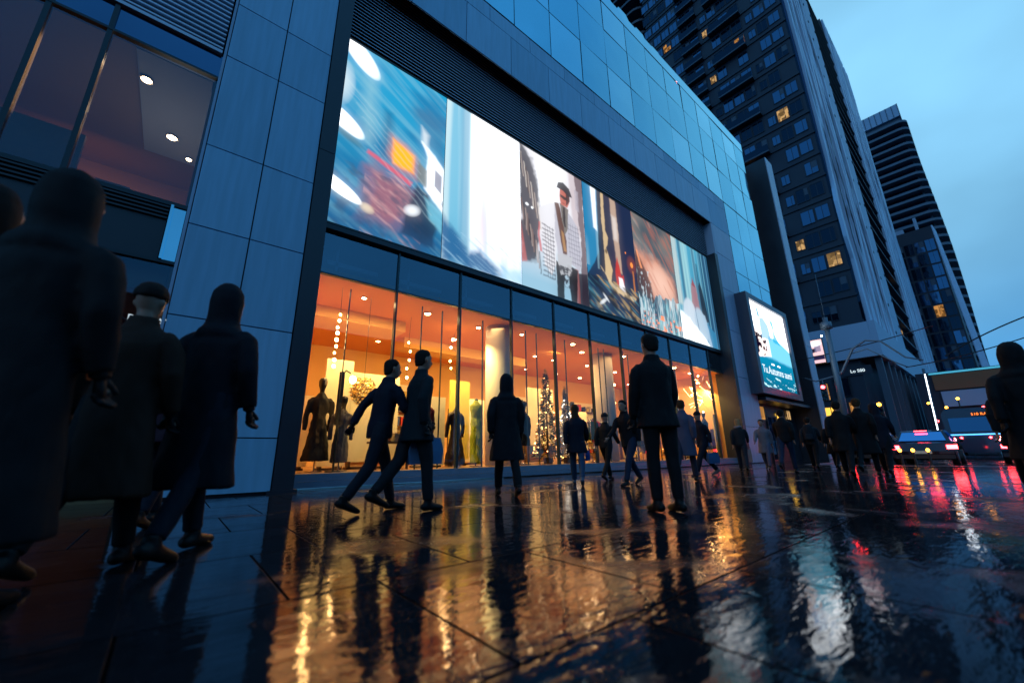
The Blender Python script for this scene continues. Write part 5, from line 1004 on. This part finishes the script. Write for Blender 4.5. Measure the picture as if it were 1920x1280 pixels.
# low buildings at the end of the street
LO = thing('low_building', 'low street end building with a cyan strip, rust brown band and pale blue band', 'building', (72, 2, 0))
b = MB(); b.box(70, 80, -6, 6.0, 0, 9.5); b.build('shell', M['tdark'], LO)
b = MB(); b.box(69.8, 69.96, -2.5, 4.6, 7.3, 9.1); b.build('brown_fascia', pmat('rust_fascia', (.25, .1, .04), .6), LO); b = MB(); b.box(69.6, 69.96, -2.5, 4.2, 5.3, 7.1); b.build('pale_fascia', M['tlight2'], LO)
b = MB(); b.box(69.7, 69.8, -3, 4.8, 9.2, 9.4); b.build('cyan_strip', M['led_cyan'], LO)
for i in range(4): b = MB(); b.box(69.85, 69.95, -4+i*2.2, -2.4+i*2.2, 1.4, 3.8); b.build('window', M['wglass'], LO)

# ------------------------------------------------------------------ poles, signals, wires
o = thing('street_pole', 'tall blue grey utility pole with a drum fitting and short antenna beside the second pier', 'street pole', (33, 6.55, 0))
b = MB(); b.tube([(33, 6.55, 0), (33, 6.35, 9.3)], [.24, .14], 12); b.tube([(33, 6.35, 9.3), (33, 6.33, 12.5)], .02, 6); b.build('shaft', M['pole'], o, True)
b = MB(); b.rings([(33, 6.38, 8.5, .32, .32), (33, 6.38, 8.95, .32, .32)], 16); b.build('drum', M['pole'], o, True); b = MB(); b.ball((33, 6.75, 8.1), .07, .07, .07, 8, 6); b.build('lamp', M['white'], o)
b = MB(); b.tube([(33, 6.5, 5.2), (33, 6.1, 5.5), (33, 5.3, 6.9), (33, 4.6, 7.3), (33, 3.9, 7.1), (33, 3.0, 5.9), (33, 2.3, 5.6)], [.09, .08, .07, .06, .06, .05, .04], 8); b.tube([(33, 5.4, 6.6), (33, 4.6, 6.75), (33, 3.4, 5.6), (33, 3.0, 5.3)], .035, 6); b.tube([(33, 6.5, 5.3), (33, 7.6, 5.1), (33, 8.2, 5.4)], .05, 8); b.build('mast_arm', M['pole'], o, True)
def signal(x, y, z, label, on, n_=3):
    t = thing('traffic_signal', label, 'traffic light', (x, y, z)); b = MB(); b.box(x, x+.22, y-.16, y+.16, z, z+.36*n_); b.build('housing', M['black'], t)
    for i in range(n_):
        zz = z+.18+.36*i; b = MB(); b.tube([(x-.01, y, zz), (x-.04, y, zz)], .12, 12); b.build('lens', M[on] if i == n_-1 else M['wglass2'], t)
        b = MB(); b.tube([(x-.16, y, zz+.13), (x, y, zz+.13)], .13, 10, False, .35); b.build('visor', M['black'], t)
signal(32.8, 7.25, 3.75, 'traffic light showing red hanging left of the utility pole', 'tail'); signal(36, 5.15, 2.6, 'traffic light right of the utility pole, amber over red', 'amber')
b = MB(); b.tube([(36.2, 5.15, 0), (36.2, 5.15, 2.6)], .06, 8); b.tube([(33, 7.25, 4.83), (33, 7.25, 5.15)], .03, 6); tag(b.build('signal_post', M['pole']), 'thin post carrying the amber over red traffic light', 'post')
o = thing('digital_sign', 'small bright square screen on a slim post right of the second pier', 'digital sign', (38, 9.3, 0))
b = MB(); b.tube([(38.1, 8.9, 0), (38.1, 8.7, 7.2)], [.16, .12], 10); b.build('post', M['pole'], o, True); b = MB(); b.box(38, 38.25, 7.8, 9.65, 7.1, 9.05); b.build('cabinet', M['black'], o)
Q = pic(0, 1.75, 0, 1.85, .03); Q.grad(hexc(235, 190, 200)*1.3, hexc(240, 200, 205)*1.3, 0, 1.8); Q.poly(rect(.25, 1.75, .25, .6), hexc(45, 40, 75)); Q.poly(rect(.2, 1.3, .85, 1.2), hexc(50, 40, 60), 1, .1); Q.poly(rect(.2, 1.2, .65, .8), hexc(255, 200, 190)*1.3); Q.poly(rect(.6, 1.0, 1.2, 1.6), hexc(180, 110, 120)); Q.poly(rect(1.2, 1.6, .9, 1.7), hexc(120, 120, 160), .8); Q.blob(1.3, 1.55, .45, .25, W3)
me_o = grid_mesh('screen', Q, 0, ledm, o)
co = np.zeros(len(me_o.data.vertices)*3); me_o.data.vertices.foreach_get('co', co); co = co.reshape(-1, 3); ofs = world_loc(o); Xl = (co[:, 0]+ofs.x)/S; Zl = (co[:, 2]+ofs.z)/S
me_o.data.vertices.foreach_set('co', np.stack([np.full(len(Xl), 37.985*S-ofs.x), (9.6-Xl)*S-ofs.y, (7.15+Zl)*S-ofs.z], -1).ravel()); me_o.data.update()
def cable(a, c, sag, label, r=.028, n_=14):
    b = MB(); b.tube([(a[0]+(c[0]-a[0])*t, a[1]+(c[1]-a[1])*t, a[2]+(c[2]-a[2])*t-sag*4*t*(1-t)) for t in [i/n_ for i in range(n_+1)]], r, 6); tag(b.build('cable', M['black']), label, 'cable')
cable((33, 12.0, 6.6), (33, 1.5, 7.5), .25, 'upper overhead cable crossing in front of the ribbed tower'); cable((33, 3.1, 5.3), (33, -2, 6.2), .15, 'overhead cable running right from the forked mast arm'); cable((28, 1.2, 4.9), (28, -3.2, 6.55), -.25, 'black cable curving into the right picture edge', .03); cable((33, 8.3, 5.4), (33, 12, 5.0), .1, 'thin cable running left from the utility pole')
b = MB(); b.tube([(50, 3.65, 6.9), (50, 3.85, 2.0)], .035, 8); b.m(1).tube([(50.1, 3.66, 7.4), (50.1, 3.9, 0)], .1, 8); tag(b.build('light_column', [M['white'], M['pole']]), 'slanting column with a bright white light tube beside the bus', 'light column')

# ------------------------------------------------------------------ vehicles
def car(x, y, rz, label, paint, L_=4.5, W_=1.85, H_=1.48, on=True):
    T = thing('parked_car' if not on else 'car', label, 'car', (0, 0, 0), raw=True); b = MB(1); w = W_/2
    prof = [(-2.2, .35), (-2.25, .6), (-2.22, .92), (-2.0, .98), (-1.0, .99), (.9, .95), (1.9, .82), (2.2, .66), (2.25, .4), (2.1, .25), (-2.0, .25)]
    hh = MB(1)
    for i in range(len(prof)): pass
    st = [(-w, .93), (-w*.97, 1.), (0, 1.015), (w*.97, 1.), (w, .93)]
    n_ = len(prof); vs = []
    for yy, k in ((-w*.90, .965), (-w, 1), (w, 1), (w*.90, .965)):
        for px, pz in prof: vs.append((px*k, yy, .25+(pz-.25)*(k if k < 1 else 1)))
    fs = [(j*n_+i, j*n_+(i+1) % n_, (j+1)*n_+(i+1) % n_, (j+1)*n_+i) for j in range(3) for i in range(n_)]+[tuple(reversed(range(n_))), tuple(3*n_+i for i in range(n_))]
    b.add([(v[0], v[1], v[2]) for v in vs], fs); b.build('body', paint, T, local=True)
    # cabin
    cab = [(-1.75, .97), (-1.25, H_-.06), (-.9, H_), (.15, H_), (.45, H_-.05), (1.15, .95)]; n_ = len(cab); c = MB(1); vs = []
    for yy0, yy1 in ((-w*.93, -w*.72), (w*.93, w*.72)):
        for px, pz in cab: t = (pz-.95)/(H_-.95); vs.append((px, yy0+(yy1-yy0)*t, pz))
    c.add(vs, [(i, (i+1) % n_, n_+(i+1) % n_, n_+i) for i in range(n_)]+[tuple(reversed(range(n_))), tuple(n_+i for i in range(n_))]); c.build('cabin', paint, T, local=True)
    g_ = MB(1); g_.quad((-1.74, -w*.78, 1.02), (-1.74, w*.78, 1.02), (-1.31, w*.66, H_-.1), (-1.31, -w*.66, H_-.1)); g_.build('rear_window', M['wglass'], T, local=True); T.children[-1].location = (-.025, 0, .01)
    for s_ in (1, -1): g_ = MB(1); g_.quad((-1.45, s_*w*.915, 1.03), (.85, s_*w*.915, 1.03), (.25, s_*w*.755, H_-.09), (-1.1, s_*w*.755, H_-.09)); ob = g_.build('side_window', M['wglass'], T, local=True); ob.location = (0, s_*.02, 0)
    for s_ in (1, -1):
        for px in (-1.4, 1.4):
            q = MB(1); q.tube([(px, s_*(w-.2), .33), (px, s_*(w+.01), .33)], .33, 20); wl = q.build('wheel', M['rubber'], T, True, local=True); q = MB(1); q.tube([(px, s_*(w-.0), .33), (px, s_*(w+.02), .33)], .2, 12); q.build('rim', M['chrome'], wl, local=True)
        q = MB(1); q.box(-2.265, -2.2, s_*w*.93-.17, s_*w*.93+.14 if s_ < 0 else s_*w*.93+.03, .68, .84); q.build('tail_light', M['tail'], T, local=True)
        q = MB(1); q.tube([(.75, s_*w*.95, 1.0), (.78, s_*(w+.12), 1.05)], [.04, .08], 8); q.build('mirror', paint, T, local=True)
    q = MB(1); q.box(-2.275, -2.255, -.26, .26, .5, .62); q.build('number_plate', M['cream'], T, local=True); q = MB(1); q.box(-2.3, -2.2, -w*.96, w*.96, .3, .46); q.build('bumper', M['black'], T, local=True)
    q = MB(1); q.box(-1.42, -1.38, -.2, .2, H_-.05, H_-.03); q.build('brake_light', M['tail'], T, local=True)
    T.location = (x*S, y*S, -.13); T.rotation_euler = (0, 0, R_(rz)); return T
car(29.4, 2.75, 0, 'dark red lit car seen from behind left of the bus', pmat('car_paint_dark', (.03, .008, .012), .2, .5, coat=1.))
car(34.5, -.55, 0, 'dark car with glowing tail lights right of the bus', pmat('car_paint_navy', (.01, .015, .03), .2, .5, coat=1.))
car(31.5, 5.0, 0, 'black car behind the dark trio of walkers', pmat('car_paint_black', (.006, .006, .008), .15, .4, coat=1.))
car(44.0, 5.4, 180, 'distant dark car near the ribbed tower podium', pmat('car_paint_grey', (.03, .03, .035), .25, .5, coat=1.))
BU = thing('bus', 'dark blue city bus seen from behind with red lights and an orange route display', 'bus', (43, 1.55, 0)); bx_ = 43; by0, by1 = .2, 2.95
b = MB(); vs = []
for x in (bx_, bx_+11.5):
    for (y, z) in ((by0, .35), (by1, .35), (by1, 3.0), (by1-.25, 3.35), (by0+.25, 3.35), (by0, 3.0)): vs.append((x, y, z))
b.add(vs, [(5, 4, 3, 2, 1, 0), (6, 7, 8, 9, 10, 11)]+[(i, (i+1) % 6, 6+(i+1) % 6, 6+i) for i in range(6)]); b.build('body', pmat('bus_paint', (.03, .035, .07), .25, .2, coat=.8), BU)
b = MB(); b.box(bx_-.03, bx_-.005, by0+.3, by1-.3, 1.75, 2.7); b.build('rear_window', M['wglass'], BU); b = MB(); b.box(bx_-.04, bx_-.008, by0+.15, by1-.15, 1.5, 1.58); b.build('light_bar', M['blue_glow'], BU); b = MB(); b.box(bx_-.03, bx_-.006, by0+.2, by0+1.2, 2.78, 3.05); b.build('display', M['black'], BU)
text_mesh('lettering', '510 RAPID', .22, M['ambertext'], BU, (bx_-.045, by0+.72, 2.91), (R_(90), 0, R_(-90)), .005)
for y, z, r_, m_ in ((by0+.25, 1.2, .18, 'tailw'), (by1-.25, 1.2, .16, 'tailw'), (by0+.7, 1.32, .07, 'tail'), (by1-.7, 1.32, .07, 'tail'), (by0+.25, .85, .08, 'amber'), (by1-.25, .85, .08, 'amber')): b = MB(); b.tube([(bx_-.05, y, z), (bx_-.006, y, z)], r_, 14); b.build('tail_light', M[m_], BU)
for y in (by0+.02, by1-.32):
    for x in (bx_+2.2, bx_+9.): b = MB(); b.tube([(x, y, .46), (x, y+.3, .46)], .46, 20); b.build('wheel', M['rubber'], BU)
for i, (x, y, zz, mt_) in enumerate(((66, 5.2, 5.6, 'amber'), (66, 3.9, 5.0, 'amber'), (60, 2.6, 5.4, 'amber'), (66, 1.2, 4.8, 'tail'), (62, 4.6, 3.4, 'tail'))):
    o = thing('street_lamp', ['first distant lamp on a thin post behind the bus', 'second distant lamp on a thin post behind the bus', 'third distant lamp on a thin post behind the bus', 'distant red lamp on a thin post behind the bus', 'low distant red lamp on a post behind the bus'][i], 'street lamp', (x, y, -.13))
    b = MB(); b.tube([(x, y, -.13), (x, y, zz-.1)], .05, 6); b.build('post', M['black'], o); b = MB(); b.ball((x, y, zz), .13, .13, .12, 10, 6); b.build('lamp', M[mt_], o)
# traffic cones / barrier lights by the kerb
for i, (x, y) in enumerate(((24.0, 3.15), (24.0, 2.75), (24.0, 2.3))):
    o = thing('warning_lamp', ['warning lamp on a short post, left of three by the kerb', 'middle one of three warning lamps by the kerb', 'warning lamp on a short post, right of three by the kerb'][i], 'warning lamp', (x, y, -.13)); b = MB(); b.rings([(x, y, -.13, .14, .14), (x, y, -.08, .13, .13), (x, y, -.07, .05, .05), (x, y, .5, .03, .03)], 12); b.build('post', M['black'], o); b = MB(); b.ball((x, y, .58), .06, .06, .07, 10, 6); b.build('lens', M['amber'], o)

# ------------------------------------------------------------------ sky and sun
w = bpy.data.worlds.new('World'); sc.world = w; w.use_nodes = True; N = w.node_tree.nodes; L = w.node_tree.links; N.clear()
out = N.new('ShaderNodeOutputWorld'); bg = N.new('ShaderNodeBackground'); L.new(bg.outputs[0], out.inputs[0])
SUN_EL, SUN_AZ = 5., 170.
sky = N.new('ShaderNodeTexSky'); sky.sky_type = 'NISHITA'; sky.sun_disc = False; sky.sun_elevation = R_(SUN_EL-3); sky.sun_rotation = R_(90-SUN_AZ); sky.air_density = 1.2; sky.dust_density = .0; sky.ozone_density = 5.
tc = N.new('ShaderNodeTexCoord'); mp = N.new('ShaderNodeMapping'); mp.inputs['Scale'].default_value = (1, 1, 1.6); L.new(tc.outputs['Generated'], mp.inputs[0])
nz = N.new('ShaderNodeTexNoise'); nz.inputs['Scale'].default_value = 1.6; nz.inputs['Detail'].default_value = 3; L.new(mp.outputs[0], nz.inputs[0])
cr = N.new('ShaderNodeMapRange'); cr.inputs[1].default_value = .35; cr.inputs[2].default_value = .7; cr.inputs[3].default_value = .88; cr.inputs[4].default_value = .98; L.new(nz.outputs[0], cr.inputs[0])
tint = N.new('ShaderNodeMix'); tint.data_type = 'RGBA'; tint.blend_type = 'MULTIPLY'; tint.inputs[0].default_value = 1.; tint.inputs[7].default_value = (.3, .85, 1.3, 1); L.new(sky.outputs[0], tint.inputs[6])
cl = N.new('ShaderNodeMix'); cl.data_type = 'RGBA'; L.new(cr.outputs[0], cl.inputs[0]); L.new(tint.outputs[2], cl.inputs[6])
# thin overcast veil, brighter towards the glow beyond the towers
nm = N.new('ShaderNodeVectorMath'); nm.operation = 'DOT_PRODUCT'; a_, e_ = R_(3), R_(38); nm.inputs[1].default_value = (math.cos(a_)*math.cos(e_), math.sin(a_)*math.cos(e_), math.sin(e_)); L.new(tc.outputs['Generated'], nm.inputs[0])
gr = N.new('ShaderNodeMapRange'); gr.inputs[1].default_value = .83; gr.inputs[2].default_value = 1.; gr.interpolation_type = 'SMOOTHSTEP'; L.new(nm.outputs['Value'], gr.inputs[0])
vc = N.new('ShaderNodeMix'); vc.data_type = 'RGBA'; L.new(gr.outputs[0], vc.inputs[0]); vc.inputs[6].default_value = (.72, 3.3, 7.0, 1); vc.inputs[7].default_value = (2.9, 6.9, 10.2, 1); L.new(vc.outputs[2], cl.inputs[7])
n3 = N.new('ShaderNodeTexNoise'); n3.inputs['Scale'].default_value = 2.6; n3.inputs['Detail'].default_value = 4; n3.inputs['Roughness'].default_value = .45; L.new(mp.outputs[0], n3.inputs[0])
m3 = N.new('ShaderNodeMapRange'); m3.inputs[1].default_value = .3; m3.inputs[2].default_value = .7; m3.inputs[3].default_value = .82; m3.inputs[4].default_value = 1.2; L.new(n3.outputs[0], m3.inputs[0])
vm = N.new('ShaderNodeVectorMath'); vm.operation = 'SCALE'; L.new(cl.outputs[2], vm.inputs[0]); L.new(m3.outputs[0], vm.inputs['Scale']); L.new(vm.outputs[0], bg.inputs[0]); bg.inputs[1].default_value = .1
SKYMIX = cl
l = bpy.data.lights.new('sun', 'SUN'); l.energy = .25; l.angle = R_(25); l.color = (.6, .8, 1.); so = bpy.data.objects.new('sun', l); col.objects.link(so)
sd = Vector((math.cos(R_(SUN_AZ))*math.cos(R_(SUN_EL+25)), math.sin(R_(SUN_AZ-250))*0-.4, math.sin(R_(SUN_EL+25)))).normalized(); so.rotation_euler = (-sd).to_track_quat('-Z', 'Y').to_euler()

# ------------------------------------------------------------------ camera
cam = bpy.data.cameras.new('camera'); co_ = bpy.data.objects.new('camera', cam); col.objects.link(co_); sc.camera = co_
co_.location = (0, 0, .65*S); co_.rotation_euler = (1.8433913166912106, .012530066154667955, -.6894876376770439)
cam.sensor_width = 36; cam.lens = 36*752/1920; cam.clip_end = 3000; cam.clip_start = .05
cam.dof.use_dof = True; cam.dof.focus_distance = 9; cam.dof.aperture_fstop = .85
sc.view_settings.view_transform = 'Standard'; sc.view_settings.look = 'None'; sc.view_settings.exposure = 0; sc.view_settings.gamma = 1
sc.render.engine = 'CYCLES'; sc.cycles.use_denoising = True; sc.cycles.max_bounces = 8; sc.cycles.transparent_max_bounces = 12; sc.cycles.diffuse_bounces = 3; sc.cycles.glossy_bounces = 4; sc.cycles.caustics_reflective = False; sc.cycles.sample_clamp_indirect = 6
